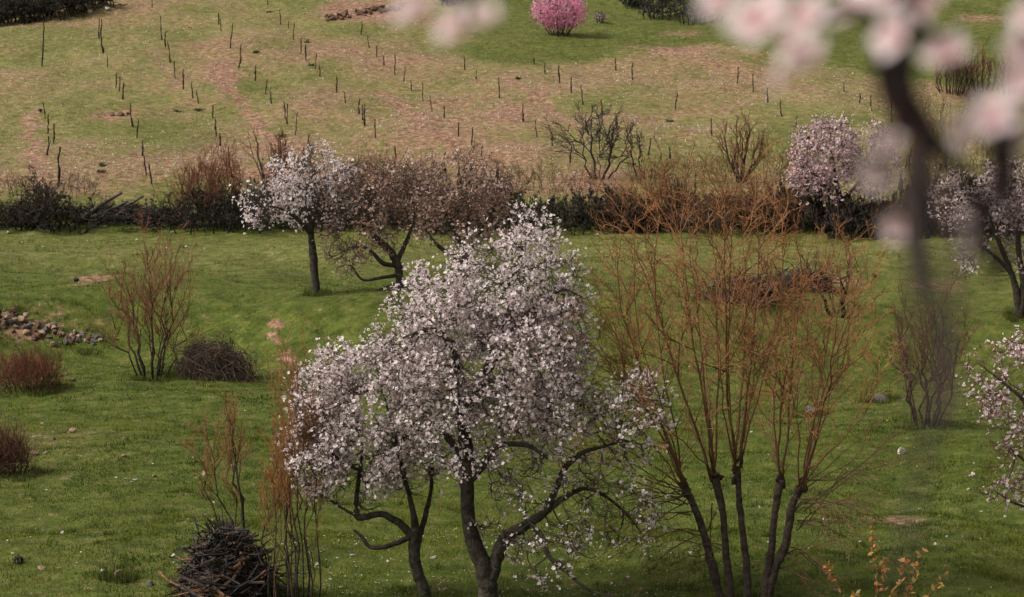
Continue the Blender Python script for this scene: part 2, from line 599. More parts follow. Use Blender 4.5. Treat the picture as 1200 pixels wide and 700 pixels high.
def stone_at(px, py, wpx, kind, label=None, group=None, parent=None, lift=0.25, hfac=1.0):
    p = ground(px, py)
    r = rng_of(int(px * 31 + py * 7))
    s = wpx / ppm(p[1]) / 2
    o = link('stone', STONES[kind][SM[0] % 5], None, parent)
    SM[0] += 1
    q = p + np.array([0, 0, s * lift])
    if parent is not None: q = q - np.array(parent['_base'])
    o.location = q
    o.scale = (s, s * (0.8 + 0.4 * r.random()), s * (0.8 + 0.3 * r.random()) * hfac)
    o.rotation_euler = (r.normal() * 0.2, r.normal() * 0.2, r.random() * 6.28)
    if label: tag(o, label, 'stone', group)
    return o


# loose stones in the meadow
for px, py, w, k in ((181, 269, 9, 'pale'), (202, 273, 5, 'pale'), (287, 275, 6, 'pale'), (10, 273, 7, 'pale'), (26, 285, 4, 'pale'),
                     (160, 282, 5, 'pale'), (218, 290, 5, 'pale'), (240, 292, 4, 'pale'), (320, 299, 4, 'pale'), (195, 291, 4, 'pale'), (51, 290, 4, 'pale'),
                     (775, 262, 8, 'pale'), (660, 267, 8, 'pale'), (938, 271, 6, 'pale'), (700, 276, 6, 'pale')):
    stone_at(px, py, w, k, 'small white stone lying on the grass strip just below the hedge', 'white stones on the upper meadow strip')
for px, py, w in ((147, 562, 5), (154, 566, 5), (160, 563, 6), (120, 671, 9), (145, 675, 4), (203, 653, 8), (180, 545, 6), (73, 626, 8), (95, 648, 5), (204, 660, 5),
                  (1141, 557, 9), (1135, 575, 6), (1178, 607, 7), (1096, 639, 7), (735, 678, 7), (717, 685, 6), (1008, 637, 6), (1078, 598, 6), (372, 662, 6), (388, 681, 6),
                  (412, 652, 7), (400, 690, 6), (395, 655, 4), (455, 660, 6), (508, 655, 8), (640, 690, 8), (715, 655, 6), (1150, 600, 5), (1110, 630, 5), (1020, 660, 5), (380, 647, 5), (9, 635, 5), (15, 650, 5), (36, 631, 4)):
    stone_at(px, py, w, 'pale', 'small pale stone lying in the lower meadow grass', 'pale stones scattered in the lower meadow')
for px, py, w in ((86, 507, 13), (50, 497, 7), (40, 534, 14), (28, 540, 9), (31, 547, 8), (53, 532, 8), (17, 543, 7), (145, 536, 9), (240, 557, 12), (273, 547, 8), (181, 559, 7)):
    stone_at(px, py, w, 'tan', 'tan stone in the grass left of the stick pile', 'tan stones on the left meadow')
stone_at(139, 677, 20, 'tan', 'largest tan boulder alone in the grass left of the stick pile', lift=0.45, hfac=1.2)
stone_at(176, 687, 16, 'grey', 'flat pale grey stone between the tan boulder and the stick pile')
stone_at(48, 668, 12, 'tan', 'low buff stone beside the dark clump in the lower grass')
stone_at(64, 516, 9, 'grey', 'grey stone next to the larger tan stone on the left meadow')
stone_at(90, 330, 10, 'dark', 'round black stone beside the bare earth patch on the upper meadow', lift=0.5, hfac=1.2)
stone_at(951, 487, 22, 'grey', 'grey-brown boulder in the grass behind the right pollard shoots', lift=0.5, hfac=1.2)
stone_at(1030, 470, 24, 'grey', 'dark flat boulder between the pollard and the bare brown shrub')
stone_at(1024, 325, 12, 'dark', 'dark rounded stone right of the fallen brushwood', lift=0.4)
stone_at(1055, 532, 18, 'pale', 'broad pale stone under the pink blossoming boughs')
stone_at(137, 449 - 50, 6, 'tan', 'small tan stone below the tumbled stone heap')
stone_at(112, 414, 7, 'tan', 'small reddish tan stone in the grass under the stone heap end')
stone_at(126, 12, 10, 'pale', 'pale stone at the foot of the dark scrub above the vineyard')
stone_at(105, 15, 9, 'pale', 'whitish boulder half under the dark scrub above the vineyard')
stone_at(85, 447, 12, 'grey', 'grey stone at the end of the low rust shrub')
stone_at(76, 440, 9, 'grey', 'smaller grey stone tucked into the low rust shrub')

hb = ground(60, 392)
heap = thing('stone_heap', hb, 'tumbled heap of brown and grey fieldstones on the meadow bank', 'stone heap')
r = rng_of(5)
for k in range(120):
    t = ((k % 60) / 59) ** 1.3
    cx = -15 + 130 * t
    cy = 374 + 27 * t ** 0.8 + r.normal() * (9 - 6 * t)
    kind = ('rust', 'tan', 'grey', 'rust', 'grey')[r.integers(5)]
    o = stone_at(cx + r.normal() * 4, cy, (6 + 8 * r.random()), kind, parent=heap, lift=0.1 + 1.3 * r.random() * (1 - t), hfac=1.2)

# gravel on the slope and white wild flowers: nobody could count them
r = rng_of(81)
n = 46000
d = 1 / (1 / 96.0 + r.random(n) * (1 / 160.0 - 1 / 96.0))
x = (r.random(n) * 1300 - 650) / FPX * d
z = H(x, d)
s_, d_, v_, p_ = ground_masks(x, d, z)
keep = (v_ > 0.5) & (r.random(n) < 0.25 + s_) & (vnoise(x * 0.25, d * 0.25, 91) + 0.3 * r.random(n) > 0.42) & (p_ < 0.7)
x, d, z = x[keep], d[keep], z[keep]; n = len(x)
oct_ = np.array([[1, 0, -.5], [0, 1, -.5], [-1, 0, -.5], [0, -1, -.5], [0, 0, .75]])
of = np.array([[0, 1, 4], [1, 2, 4], [2, 3, 4], [3, 0, 4]])
sz = 0.016 + 0.048 * r.random(n) ** 2.6
th = r.random(n) * 6.28
rot = np.stack([np.stack([np.cos(th), -np.sin(th), 0 * th], -1), np.stack([np.sin(th), np.cos(th), 0 * th], -1), np.stack([0 * th, 0 * th, 1 + 0 * th], -1)], 1)
V = np.einsum('nij,vj->nvi', rot, oct_) * sz[:, None, None] * (0.7 + 0.6 * r.random((n, 5, 1))) + np.stack([x, d, z + sz * 0.3], -1)[:, None]
T = (np.arange(n)[:, None, None] * 5 + of[None]).reshape(-1, 3)
cc = lerp3((0.16, 0.09, 0.06), (0.38, 0.31, 0.23), r.random(n))
g = Acc(); g.add(V, None, T, np.repeat(cc, 5, 0))
o = g.build('slope_gravel', M_STONE, base=np.array([0.0, 120.0, 6.0]), stuff=True)
tag(o, 'small pale gravel scattered over the vineyard soil', 'gravel')

r = rng_of(82)
n = 300
py_ = 275 + 430 * r.random(n); px_ = -20 + 1240 * r.random(n)
lo = 1 / (1 / 38.0 + r.random(n) * (1 / 90.0 - 1 / 38.0))
x = (px_ - 600) / FPX * lo; y = lo
z = H(x, y) + 0.06
k5 = np.arange(6) * 2 * math.pi / 6
rr = 0.010 + 0.018 * r.random(n) ** 2.5
V = np.stack([x, y, z], -1)[:, None] + np.stack([np.cos(k5), np.sin(k5), 0 * k5], -1)[None] * rr[:, None, None]
V[:, :, 2] += 0.012 * r.normal(size=(n, 6))
T = (np.arange(n)[:, None, None] * 6 + np.array([[0, 1, 2], [0, 2, 3], [0, 3, 4], [0, 4, 5]])[None]).reshape(-1, 3)
wc = np.where(r.random(n)[:, None] < 0.25, np.array([0.45, 0.38, 0.10]), np.array([0.50, 0.47, 0.40]))
g = Acc(); g.add(V, None, T, np.repeat(wc, 6, 0))
o = g.build('wild_flowers', M_PETAL, base=np.array([0.0, 60.0, 2.0]), stuff=True)
tag(o, 'tiny white and yellow wild flowers dotted through the meadow', 'flowers')


r = rng_of(83)
pc = ground(560, 700)
n = 1100
a_ = r.random(n) * 6.283; q_ = 3.4 * np.sqrt(r.random(n))
x = pc[0] + np.cos(a_) * q_ * 1.1; y = pc[1] + 0.6 + np.sin(a_) * q_
V = np.stack([x, y, H(x, y) + 0.03 + 0.03 * r.random(n)], -1)[:, None] + r.normal(size=(n, 4, 3)) * np.array([.002, .002, .004]) + np.array([[-1, -1, 0], [1, -1, 0], [1, 1, 0], [-1, 1, 0]])[None] * (0.005 + 0.006 * r.random((n, 1, 1)))
g = Acc(); g.add(V, np.arange(n * 4).reshape(-1, 4), None, (0.70, 0.64, 0.62))
o = g.build('fallen_petals', M_PETAL, base=pc, stuff=True)
tag(o, 'fallen white petals strewn on the grass under the large almond tree', 'petals')


# ------------------------------------------------------------------ branch tools
def smooth_path(P, n):
    P = np.asarray(P, float)
    Q = np.concatenate([[2 * P[0] - P[1]], P, [2 * P[-1] - P[-2]]])
    seg = len(P) - 1
    t = np.linspace(0, seg - 1e-6, n)
    i = t.astype(int); f = (t - i)[:, None]
    p0, p1, p2, p3 = Q[i], Q[i + 1], Q[i + 2], Q[i + 3]
    return 0.5 * (2 * p1 + (p2 - p0) * f + (2 * p0 - 5 * p1 + 4 * p2 - p3) * f ** 2 + (3 * p1 - p0 - 3 * p2 + p3) * f ** 3)


def ramify(P, R, n, t0, t1, length, ang, r, up=0.15, K=5, rf=0.55, rmin=0.002, wob=0.06, lpow=0.5, thick=0.010):
    """n side shoots on every parent path (N,K,3); length is in parts of the parent's length, or metres if negative"""
    N, Kp, _ = P.shape
    L = np.linalg.norm(np.diff(P, axis=1), axis=2).sum(1)
    t = t0 + (t1 - t0) * (np.arange(n)[None] + r.random((N, n))) / n
    f = np.clip(t * (Kp - 1), 0, Kp - 1.001)
    i = f.astype(int); w = (f - i)[..., None]
    idx = np.arange(N)[:, None]
    p = P[idx, i] * (1 - w) + P[idx, i + 1] * w
    rad_ = R[idx, i] * (1 - w[..., 0]) + R[idx, i + 1] * w[..., 0]
    tan = unit(P[idx, i + 1] - P[idx, i])
    rv = unit(r.normal(size=tan.shape))
    per = unit(rv - tan * (rv * tan).sum(-1, keepdims=True))
    a = ang * (0.6 + 0.8 * r.random((N, n, 1)))
    d = unit(tan * np.cos(a) + per * np.sin(a) + np.array([0, 0, up]))
    ln = (L[:, None] * length if length > 0 else -length) * (0.5 + 0.9 * r.random((N, n))) * (1 - lpow * t)
    s = np.linspace(0, 1, K)
    C = p[:, :, None] + d[:, :, None] * (s[:, None] * ln[..., None, None])
    curve = unit(r.normal(size=d.shape)) * 0.18 + np.array([0, 0, up * 0.6])
    C = C + curve[:, :, None] * (s[:, None] ** 2 * ln[..., None, None])
    wv = r.normal(size=C.shape) * wob * ln[..., None, None] * np.minimum(s, 0.8)[:, None]
    C = C + wv
    r0 = np.maximum(np.minimum(rad_ * rf, ln * thick + rmin), rmin)
    RR = r0[..., None] * (1 - 0.75 * s) + rmin * 0.3
    return C.reshape(-1, K, 3), RR.reshape(-1, K)


def fade(R, r_old, r_new, old, new):
    """bark of thick wood -> colour of young shoots"""
    t = np.clip((np.log(np.maximum(R, 1e-5)) - math.log(r_old)) / (math.log(r_new) - math.log(r_old)), 0, 1)[..., None]
    return np.asarray(old) * (1 - t) + np.asarray(new) * t


def limb(parent, name, pts, radii, mat, col, n=None, S=10, seed=0, rough=0.10):
    """a trunk or limb of its own mesh: smooth path with knotty radius"""
    pts = np.asarray(pts, float)
    n = n or max(10, 4 * len(pts))
    P = smooth_path(pts, n)
    Rr = np.interp(np.linspace(0, 1, n), np.linspace(0, 1, len(radii)), radii)
    r = rng_of(seed + 900)
    kn = np.interp(np.linspace(0, 1, n), np.linspace(0, 1, max(4, n // 4)), r.normal(size=max(4, n // 4)))
    Rr = Rr * (1 + rough * kn)
    P = P + r.normal(size=P.shape) * Rr[:, None] * (0.05 + rough * 0.3)
    a = Acc()
    cc = np.asarray(col) * (0.8 + 0.4 * r.random((1, n, 1)))
    a.tubes(P[None], Rr[None], S, np.broadcast_to(cc, (1, n, 3)))
    if parent is not None:
        a.build(name, mat, parent, smooth=True)
    return P, Rr


PET = []
for k in range(5):
    a0 = k * 2 * math.pi / 5
    PET.append([[0, 0, 0], [math.cos(a0 - .55) * .68, math.sin(a0 - .55) * .68, .16], [math.cos(a0), math.sin(a0), .30], [math.cos(a0 + .55) * .68, math.sin(a0 + .55) * .68, .16]])
PET = np.array(PET).reshape(-1, 3)
PET3 = []                                            # far flowers: three broad lobes
for k in range(3):
    a0 = k * 2 * math.pi / 3
    PET3.append([[0, 0, 0], [math.cos(a0 - .9) * .75, math.sin(a0 - .9) * .75, .16], [math.cos(a0), math.sin(a0), .30], [math.cos(a0 + .9) * .75, math.sin(a0 + .9) * .75, .16]])
PET3 = np.array(PET3).reshape(-1, 3)
CAL = np.array([[0.16, 0, .02], [-.08, .14, .02], [-.08, -.14, .02], [0, 0, -.45]])
CALT = np.array([[0, 3, 1], [1, 3, 2], [2, 3, 0]])


def flowers(acc, P, N, size, r, palette, calyx=(0.16, 0.06, 0.05)):
    n = len(P)
    if n == 0: return
    N = unit(N)
    A = unit(np.cross(N, unit(r.normal(size=N.shape))))
    B = np.cross(N, A)
    M = np.stack([A, B, N], -1)                      # columns
    s = size * (0.45 + 1.0 * r.random(n))
    open_ = 0.55 + 0.9 * r.random(n)                 # cup depth
    base_ = PET if size <= 0.034 else PET3
    nv = len(base_)
    pet = base_[None] * np.stack([np.ones(n), np.ones(n), open_ * 1.6], -1)[:, None]
    V = np.einsum('nij,nvj->nvi', M, pet) * s[:, None, None] + P[:, None]
    Q = np.arange(n * nv).reshape(-1, 4)
    pal = np.asarray(palette)
    c = pal[r.integers(len(pal), size=n)] * (0.85 + 0.3 * r.random((n, 1)))
    C = np.repeat(c[:, None], nv, 1).copy()
    C[:, ::4] *= np.array([0.92, 0.66, 0.68])         # rosy heart of each flower
    acc.add(V, Q, None, C.reshape(-1, 3))
    if size > 0.034: return                        # too far off to show
    V2 = np.einsum('nij,vj->nvi', M, CAL) * s[:, None, None] + P[:, None]
    T2 = (np.arange(n)[:, None, None] * 4 + CALT[None]).reshape(-1, 3)
    acc.add(V2, None, T2, np.asarray(calyx))


def leaves(acc, P, N, size, r, palette, thin=0.45):
    n = len(P)
    if n == 0: return
    N = unit(N)
    A = unit(np.cross(N, unit(r.normal(size=N.shape))))
    B = np.cross(N, A)
    s = size * (0.6 + 0.8 * r.random((n, 1)))
    V = np.stack([P, P + (A * .5 + B * thin * .5 + N * .1) * s, P + (A + N * .15) * s, P + (A * .5 - B * thin * .5 + N * .1) * s], 1)
    pal = np.asarray(palette)
    c = pal[r.integers(len(pal), size=n)] * (0.75 + 0.5 * r.random((n, 1)))
    acc.add(V, np.arange(n * 4).reshape(-1, 4), None, np.repeat(c, 4, 0))


def along(P, n, t0, t1, r):
    """n random points on every path, with the path direction"""
    N, K, _ = P.shape
    t = (t0 + (t1 - t0) * r.random((N, n))) * (K - 1.001)
    i = t.astype(int); w = (t - i)[..., None]
    idx = np.arange(N)[:, None]
    p = P[idx, i] * (1 - w) + P[idx, i + 1] * w
    return p.reshape(-1, 3), unit(P[idx, i + 1] - P[idx, i]).reshape(-1, 3)


def lump(P, k, seed):
    """smooth 3-D lumpiness 0..1"""
    r = rng_of(seed)
    t = 0
    for i in range(5):
        v = r.normal(size=3) * k * (1 + 0.5 * i)
        t = t + np.sin(P @ v + r.random() * 6.28) / (1 + 0.4 * i)
    return 0.5 + t / 5.2


def grow(skel, root, targets, r, K=6, bend=0.12, rtip=0.004, rmax=0.035):
    """reach every target point from the nearest inner point of what has grown so far"""
    NP_ = [np.concatenate([s[0] for s in skel])]
    NR_ = [np.concatenate([s[1] for s in skel])]
    P = NP_[0]; Rn = NR_[0]
    d0 = np.array([np.min(np.linalg.norm(P - t, axis=1)) for t in targets])
    out, outr = [], []
    s = np.linspace(0, 1, K)
    for k in np.argsort(d0):
        t = targets[k]
        dist = np.linalg.norm(P - t, axis=1)
        pen = np.maximum(0, np.linalg.norm(P - root, axis=1) - np.linalg.norm(t - root) + 0.1) * 1.5 + np.maximum(0, P[:, 2] - t[2] - 0.25) * 0.5
        j = int(np.argmin(dist + pen))
        a = P[j]; L = dist[j]
        if L < 0.04: continue
        out_dir = unit(a - root)
        b = out_dir * L * 0.25 + r.normal(size=3) * L * bend
        path = a + (t - a) * s[:, None] + b * (np.sin(s * math.pi) * (1 - s * 0.5))[:, None] + r.normal(size=(K, 3)) * L * 0.022 * np.sin(s * math.pi)[:, None]
        r0 = min(Rn[j] * 0.75, rmax, 0.008 + 0.012 * L)
        rr = r0 * (1 - s) ** 0.8 + rtip
        out.append(path); outr.append(rr)
        P = np.concatenate([P, path[2:]]); Rn = np.concatenate([Rn, rr[2:]])
    return np.array(out), np.array(outr)


def ellipsoid_targets(ells, n, d, r):
    """random points in crown lobes given as (cx, cy, rx, ry, depth_centre, depth_radius, weight)"""
    w = np.array([e[2] * e[3] * e[6] for e in ells], float); w /= w.sum()
    out, lobe = [], []
    for e, c in zip(range(len(ells)), r.multinomial(n, w)):
        cx, cy, rx, ry, dc, dd, _ = ells[e]
        v = unit(r.normal(size=(c, 3))) * (0.25 + 0.75 * r.random((c, 1)) ** 0.45)
        out.append(at(cx + rx * v[:, 0], cy + ry * v[:, 1], d + dc + dd * v[:, 2]))
        lobe += [e] * c
    return np.concatenate(out), np.array(lobe)


DARK_BARK = (0.042, 0.034, 0.025)
WHITE_PET = [(0.90, 0.86, 0.83), (0.88, 0.82, 0.79), (0.91, 0.88, 0.85), (0.84, 0.74, 0.73)]


def blossom_tree(name, label, base, limbs, ells, ntarget, d, seed, fine=6, per=5, size=0.024, palette=WHITE_PET, bare=None,
                 group=None, finelen=-0.32, leafpal=None, leafn=0, fine_r=0.0032, gap=0.34, lumpk=2.2, bark=DARK_BARK, twigcol=(0.055, 0.038, 0.030)):
    r = rng_of(seed)
    t = thing(name, base, label, 'tree', group)
    skel = []
    for i, (nm, pts, radii) in enumerate(limbs):
        pts3 = np.array([at(np.array(float(p[0])), np.array(float(p[1])), d + (p[2] if len(p) > 2 else 0)) if len(p) < 4 else p[:3] for p in pts])
        if nm == 'trunk': pts3[0] = np.array(base) - np.array([0, 0, 0.08])
        skel.append(limb(t, nm, pts3, radii, M_BARK, bark, seed=seed + i, S=10))
    tg, lobe = ellipsoid_targets(ells, ntarget, d, r)
    root = skel[0][0][-1]
    P, R = grow(skel, root, tg, r)
    F, FR = ramify(P, R, fine, 0.25, 1.0, finelen, 0.9, r, up=0.12, K=3, rmin=fine_r, lpow=0.3)
    crown = Acc()
    fp, ft = along(F, per, 0.15, 1.0, r)
    sp, st = along(P, per, 0.35, 1.0, r)
    fp = np.concatenate([fp, sp]); ft = np.concatenate([ft, st])
    keep = lump(fp, lumpk, seed + 3) + 0.45 * (r.random(len(fp)) - 0.5) > gap
    if bare is not None:                                        # stretches of the crown that have dropped or not opened
        px, py = project(fp)
        for (cx, cy, rx, ry, k) in bare:
            inside = ((px - cx) / rx) ** 2 + ((py - cy) / ry) ** 2 < 1
            keep &= ~(inside & (r.random(len(fp)) < k))
    fp, ft = fp[keep], ft[keep]
    nrm = unit(r.normal(size=fp.shape)) + np.array([0, -0.15, 0.45])
    flowers(crown, fp + unit(r.normal(size=fp.shape)) * size * 0.9, nrm, size, r, palette)
    if leafn:
        lp, lt = along(F, leafn, 0.1, 1.0, r)
        leaves(crown, lp, r.normal(size=lp.shape), 0.035 if d < 50 else 0.06, r, leafpal)
    co = crown.build('crown', M_PETAL, t, stuff=True)
    tw = Acc()
    tw.tubes(P, R, 4, fade(R, 0.02, 0.004, bark, twigcol))
    tw.tubes(F, FR, 3, fade(FR, 0.006, 0.002, twigcol, np.array(twigcol) * 1.4))
    o = tw.build('twig', M_TWIG, t, stuff=True)
    o.parent = co
    return t


# ------------------------------------------------------------------ the white almond in the middle
bmain = ground(572, 714)
D = bmain[1]
main_limbs = [
    ('trunk', [(572, 714), (572, 695), (570, 676), (560, 648), (550, 612), (547, 575), (549, 545), (545, 515, .1), (545, 488, .15), (553, 463, .2), (565, 442, .2),
               (580, 418, .1), (591, 393, 0), (598, 368, -.1), (593, 340, -.15), (606, 310, 0), (616, 282, .1)],
     [.19, .155, .15, .13, .118, .112, .104, .094, .09, .085, .08, .072, .062, .05, .04, .028, .015]),
    ('limb', [(570, 690), (581, 660), (586, 642), (598, 627), (620, 613), (638, 600, -.1), (652, 572, -.2), (661, 550, -.3), (680, 532, -.3), (704, 524, -.3), (740, 515, -.2)],
     [.115, .105, .095, .085, .075, .062, .052, .045, .036, .025, .014]),
    ('limb', [(636, 603, -.1), (660, 584, .1), (684, 573, .3), (706, 580, .5), (732, 600, .6), (752, 625, .7)], [.05, .042, .034, .025, .018, .008]),
    ('limb', [(622, 613), (636, 630, -.3), (643, 652, -.4), (664, 670, -.5), (688, 690, -.6), (722, 702, -.6)], [.04, .038, .034, .03, .022, .01]),
    ('limb', [(550, 562), (565, 548, -.2), (574, 530, -.4), (590, 521, -.5), (620, 523, -.6), (642, 538, -.7)], [.07, .055, .05, .045, .032, .015]),
    ('limb', [(548, 540), (540, 500, -.4), (533, 455, -.6), (535, 420, -.6), (522, 396, -.6), (504, 386, -.7), (472, 396, -.9)], [.07, .06, .055, .048, .04, .03, .015]),
    ('limb', [(592, 390), (610, 374, -.2), (638, 352, -.4), (660, 340, -.5), (682, 348, -.6)], [.045, .038, .03, .024, .012]),
    ('limb', [(553, 463, .2), (575, 450, .6), (610, 430, 1.0), (650, 410, 1.3), (680, 395, 1.4)], [.05, .045, .035, .025, .012]),
    ('limb', [(549, 545), (530, 520, .5), (500, 480, .9), (470, 440, 1.1), (452, 405, 1.1)], [.06, .055, .042, .03, .014]),
    ('limb', [(580, 418, .1), (560, 390, .7), (540, 350, 1.0), (525, 320, 1.0)], [.045, .04, .028, .012]),
]
main_ells = [(600, 335, 84, 80, 0, 1.1, 1.1), (520, 372, 68, 72, 0, 1.2, 1.0), (570, 430, 125, 90, 0, 1.5, 1.0), (480, 420, 60, 60, 0, 1.1, 1),
             (630, 420, 68, 90, 0, 1.3, 1.0), (560, 508, 112, 64, 0, 1.3, .95), (655, 490, 60, 60, -.2, 1.0, .7),
             (735, 490, 58, 58, -.2, .8, .8), (645, 600, 85, 80, -.2, .9, .55), (730, 590, 50, 60, -.2, .7, .4), (625, 268, 26, 22, 0, .4, 1.0), (670, 345, 28, 50, 0, .7, .9)]
blossom_tree('almond_tree', 'large white blossoming almond tree with a forked dark trunk in the lower meadow', bmain, main_limbs, main_ells, 1750, D, 31,
             fine=6, per=4, size=0.0255, fine_r=0.0032, gap=0.40, lumpk=4.5, bare=[(640, 605, 105, 70, .72), (545, 610, 60, 40, .6), (745, 560, 70, 60, .3), (735, 480, 70, 60, .1), (545, 415, 24, 30, .5), (640, 330, 40, 26, .45)])

b2 = ground(500, 706)
D2 = b2[1]
second_limbs = [
    ('trunk', [(500, 706), (496, 690), (488, 668), (484, 645), (486, 624), (485, 604), (479, 578), (470, 545), (460, 505), (452, 470)],
     [.105, .09, .082, .078, .072, .05, .042, .034, .024, .012]),
    ('limb', [(487, 634), (470, 615), (447, 603), (427, 606), (418, 604), (418, 580), (422, 552), (424, 525), (415, 495)], [.06, .056, .052, .05, .045, .034, .028, .02, .01]),
    ('limb', [(485, 628), (466, 636, -.1), (446, 642, -.2), (432, 640, -.2), (424, 629, -.2), (414, 621, -.2)], [.045, .04, .036, .032, .028, .018]),
    ('limb', [(487, 650), (493, 625, .1), (499, 602, .2), (505, 575, .2), (506, 540, .3), (500, 500, .3)], [.05, .045, .04, .034, .024, .012]),
    ('limb', [(420, 606), (400, 595, .1), (382, 583, .1), (366, 575, .1)], [.025, .02, .014, .008]),
    ('limb', [(422, 552), (400, 540, -.2), (375, 520, -.3), (355, 505, -.3)], [.022, .018, .012, .007])]
second_ells = [(445, 490, 78, 78, 0, 1.0, 1), (385, 470, 46, 60, 0, .8, 1), (372, 530, 44, 52, 0, .7, .95), (420, 560, 70, 38, 0, .7, .6), (480, 545, 50, 50, .1, .7, .6), (400, 425, 30, 28, 0, .4, .5)]
blossom_tree('almond_tree', 'slim white almond tree with a crooked low limb just left of the forked trunk', b2, second_limbs, second_ells, 560, D2 - 0.0, 32,
             fine=6, per=4, size=0.0255, fine_r=0.0032, gap=0.39, lumpk=4.5, bare=[(450, 608, 90, 22, .8), (500, 590, 40, 30, .6)])

# ------------------------------------------------------------------ pollard willows
OLD_W, NEW_W = (0.040, 0.027, 0.020), (0.25, 0.112, 0.046)


def pollard(label, base, d, stems, heads, seed, sides):
    r = rng_of(seed)
    t = thing('pollard_willow', base, label, 'tree', 'pollard willows in the lower meadow')
    for i, (pts, radii) in enumerate(stems):
        P3 = np.array([at(np.array(float(p[0])), np.array(float(p[1])), d + (p[2] if len(p) > 2 else 0)) for p in pts])
        P3[0][2] = H(P3[0][0], P3[0][1]) - 0.08
        limb(t, 'trunk', P3, np.array(radii) * np.linspace(.85, .72, len(radii)), M_BARK, (0.046, 0.032, 0.024), seed=seed + i, S=10, rough=0.11, n=30)
        kb = Acc()
        for q_ in range(7):
            c_ = P3[-1] + r.normal(size=3) * np.array([.035, .035, .08]) - np.array([0, 0, .05])
            e_ = c_ + unit(r.normal(size=3)) * 0.07 + np.array([0, 0, 0.05])
            kb.tubes(np.stack([c_, (c_ + e_) / 2, e_])[None], np.array([[.03, .034, .014]]) * (0.6 + 0.6 * r.random()), 6, (0.036, 0.026, 0.02))
        kb.build('knuckle', M_BARK, t, smooth=True)
    W0, W0R = [], []
    for (hx, hy, hz, ends) in heads:
        h = at(np.array(float(hx)), np.array(float(hy)), d + hz)
        for (ex, ey, rr) in ends:
            e = at(np.array(float(ex)), np.array(float(ey)), d + hz + r.normal() * 1.0)
            s = np.linspace(0, 1, 12)
            side = (e - h) * np.array([1, 1, 0])
            wig = np.cumsum(np.cumsum(r.normal(size=(12, 3)), 0), 0); wig = wig - s[:, None] * wig[-1]
            P = h + (e - h) * s[:, None] + side * (np.sin(s * math.pi) * 0.16 - 0.05 * np.sin(2 * s * math.pi))[:, None] + wig * 0.017 + r.normal(size=(12, 3)) * 0.012
            P[0] = h + r.normal(size=3) * 0.04
            W0.append(P); W0R.append(rr * 0.68 * (1 - s * 0.70))
    W0 = np.array(W0); W0R = np.array(W0R)
    a = Acc()
    a.tubes(W0, W0R, 6, fade(W0R, 0.038, 0.008, (0.070, 0.036, 0.022), (0.17, 0.076, 0.036)))
    a.build('shoot', M_TWIG, t, smooth=True, stuff=True)
    S1, S1R = ramify(W0, W0R, 10, 0.34, 1.0, 0.32, 0.75, r, up=0.10, K=6, rf=0.7, rmin=0.0055, wob=0.05)
    S1b, S1bR = ramify(W0, W0R, 5, 0.03, 0.6, -0.55, 0.9, r, up=0.3, K=5, rf=0.4, rmin=0.0035, wob=0.04)
    S2, S2R = ramify(S1, S1R, 6, 0.2, 1.0, 0.5, 0.65, r, up=0.10, K=5, rf=0.65, rmin=0.004)
    S3, S3R = ramify(S2, S2R, 3, 0.3, 1.0, 0.55, 0.8, r, up=0.03, K=4, rf=0.65, rmin=0.0032)
    b = Acc()
    for q, qr in ((S1, S1R), (S1b, S1bR), (S2, S2R), (S3, S3R)):
        b.tubes(q, qr, 3, fade(qr, 0.014, 0.004, (0.10, 0.05, 0.028), NEW_W))
    # thin weeping side twigs low on the stems
    D0, D0R = [], []
    sgn = -1 if seed == 51 else 1
    xs = [p_[0] for p_ in sides]
    for q_ in range(14):
        sd = sides[q_ % len(sides)]
        sides = sides + [(sd[0] + r.normal() * 4, sd[1] + r.normal() * 14, r.normal() * 0.2, sd[3] + r.normal() * 24, sd[4] + 10 + r.normal() * 30, sd[5] + 0.08 * r.normal())]
    for (sx, sy, sz, ex, ey, sag) in sides:
        p = at(np.array(float(sx)), np.array(float(sy)), d + sz); e = at(np.array(float(ex)), np.array(float(ey)), d + sz + r.normal() * 0.6)
        s = np.linspace(0, 1, 8)
        P = p + (e - p) * s[:, None] + np.array([0, 0, 1.0]) * (np.sin(s * math.pi) * sag)[:, None] + r.normal(size=(8, 3)) * 0.02
        D0.append(P); D0R.append(0.011 * (1 - 0.75 * s))
    D0 = np.array(D0); D0R = np.array(D0R)
    D1, D1R = ramify(D0, D0R, 6, 0.2, 1.0, 0.34, 0.6, r, up=-0.02, K=5, rmin=0.003)
    D2_, D2R = ramify(D1, D1R, 3, 0.2, 1.0, 0.5, 0.6, r, up=-0.05, K=4, rmin=0.0025)
    for q, qr in ((D0, D0R), (D1, D1R), (D2_, D2R)):
        b.tubes(q, qr, 3, fade(qr, 0.012, 0.004, (0.06, 0.035, 0.024), (0.15, 0.075, 0.042)))
    b.build('twig', M_TWIG, t, stuff=True)
    return t


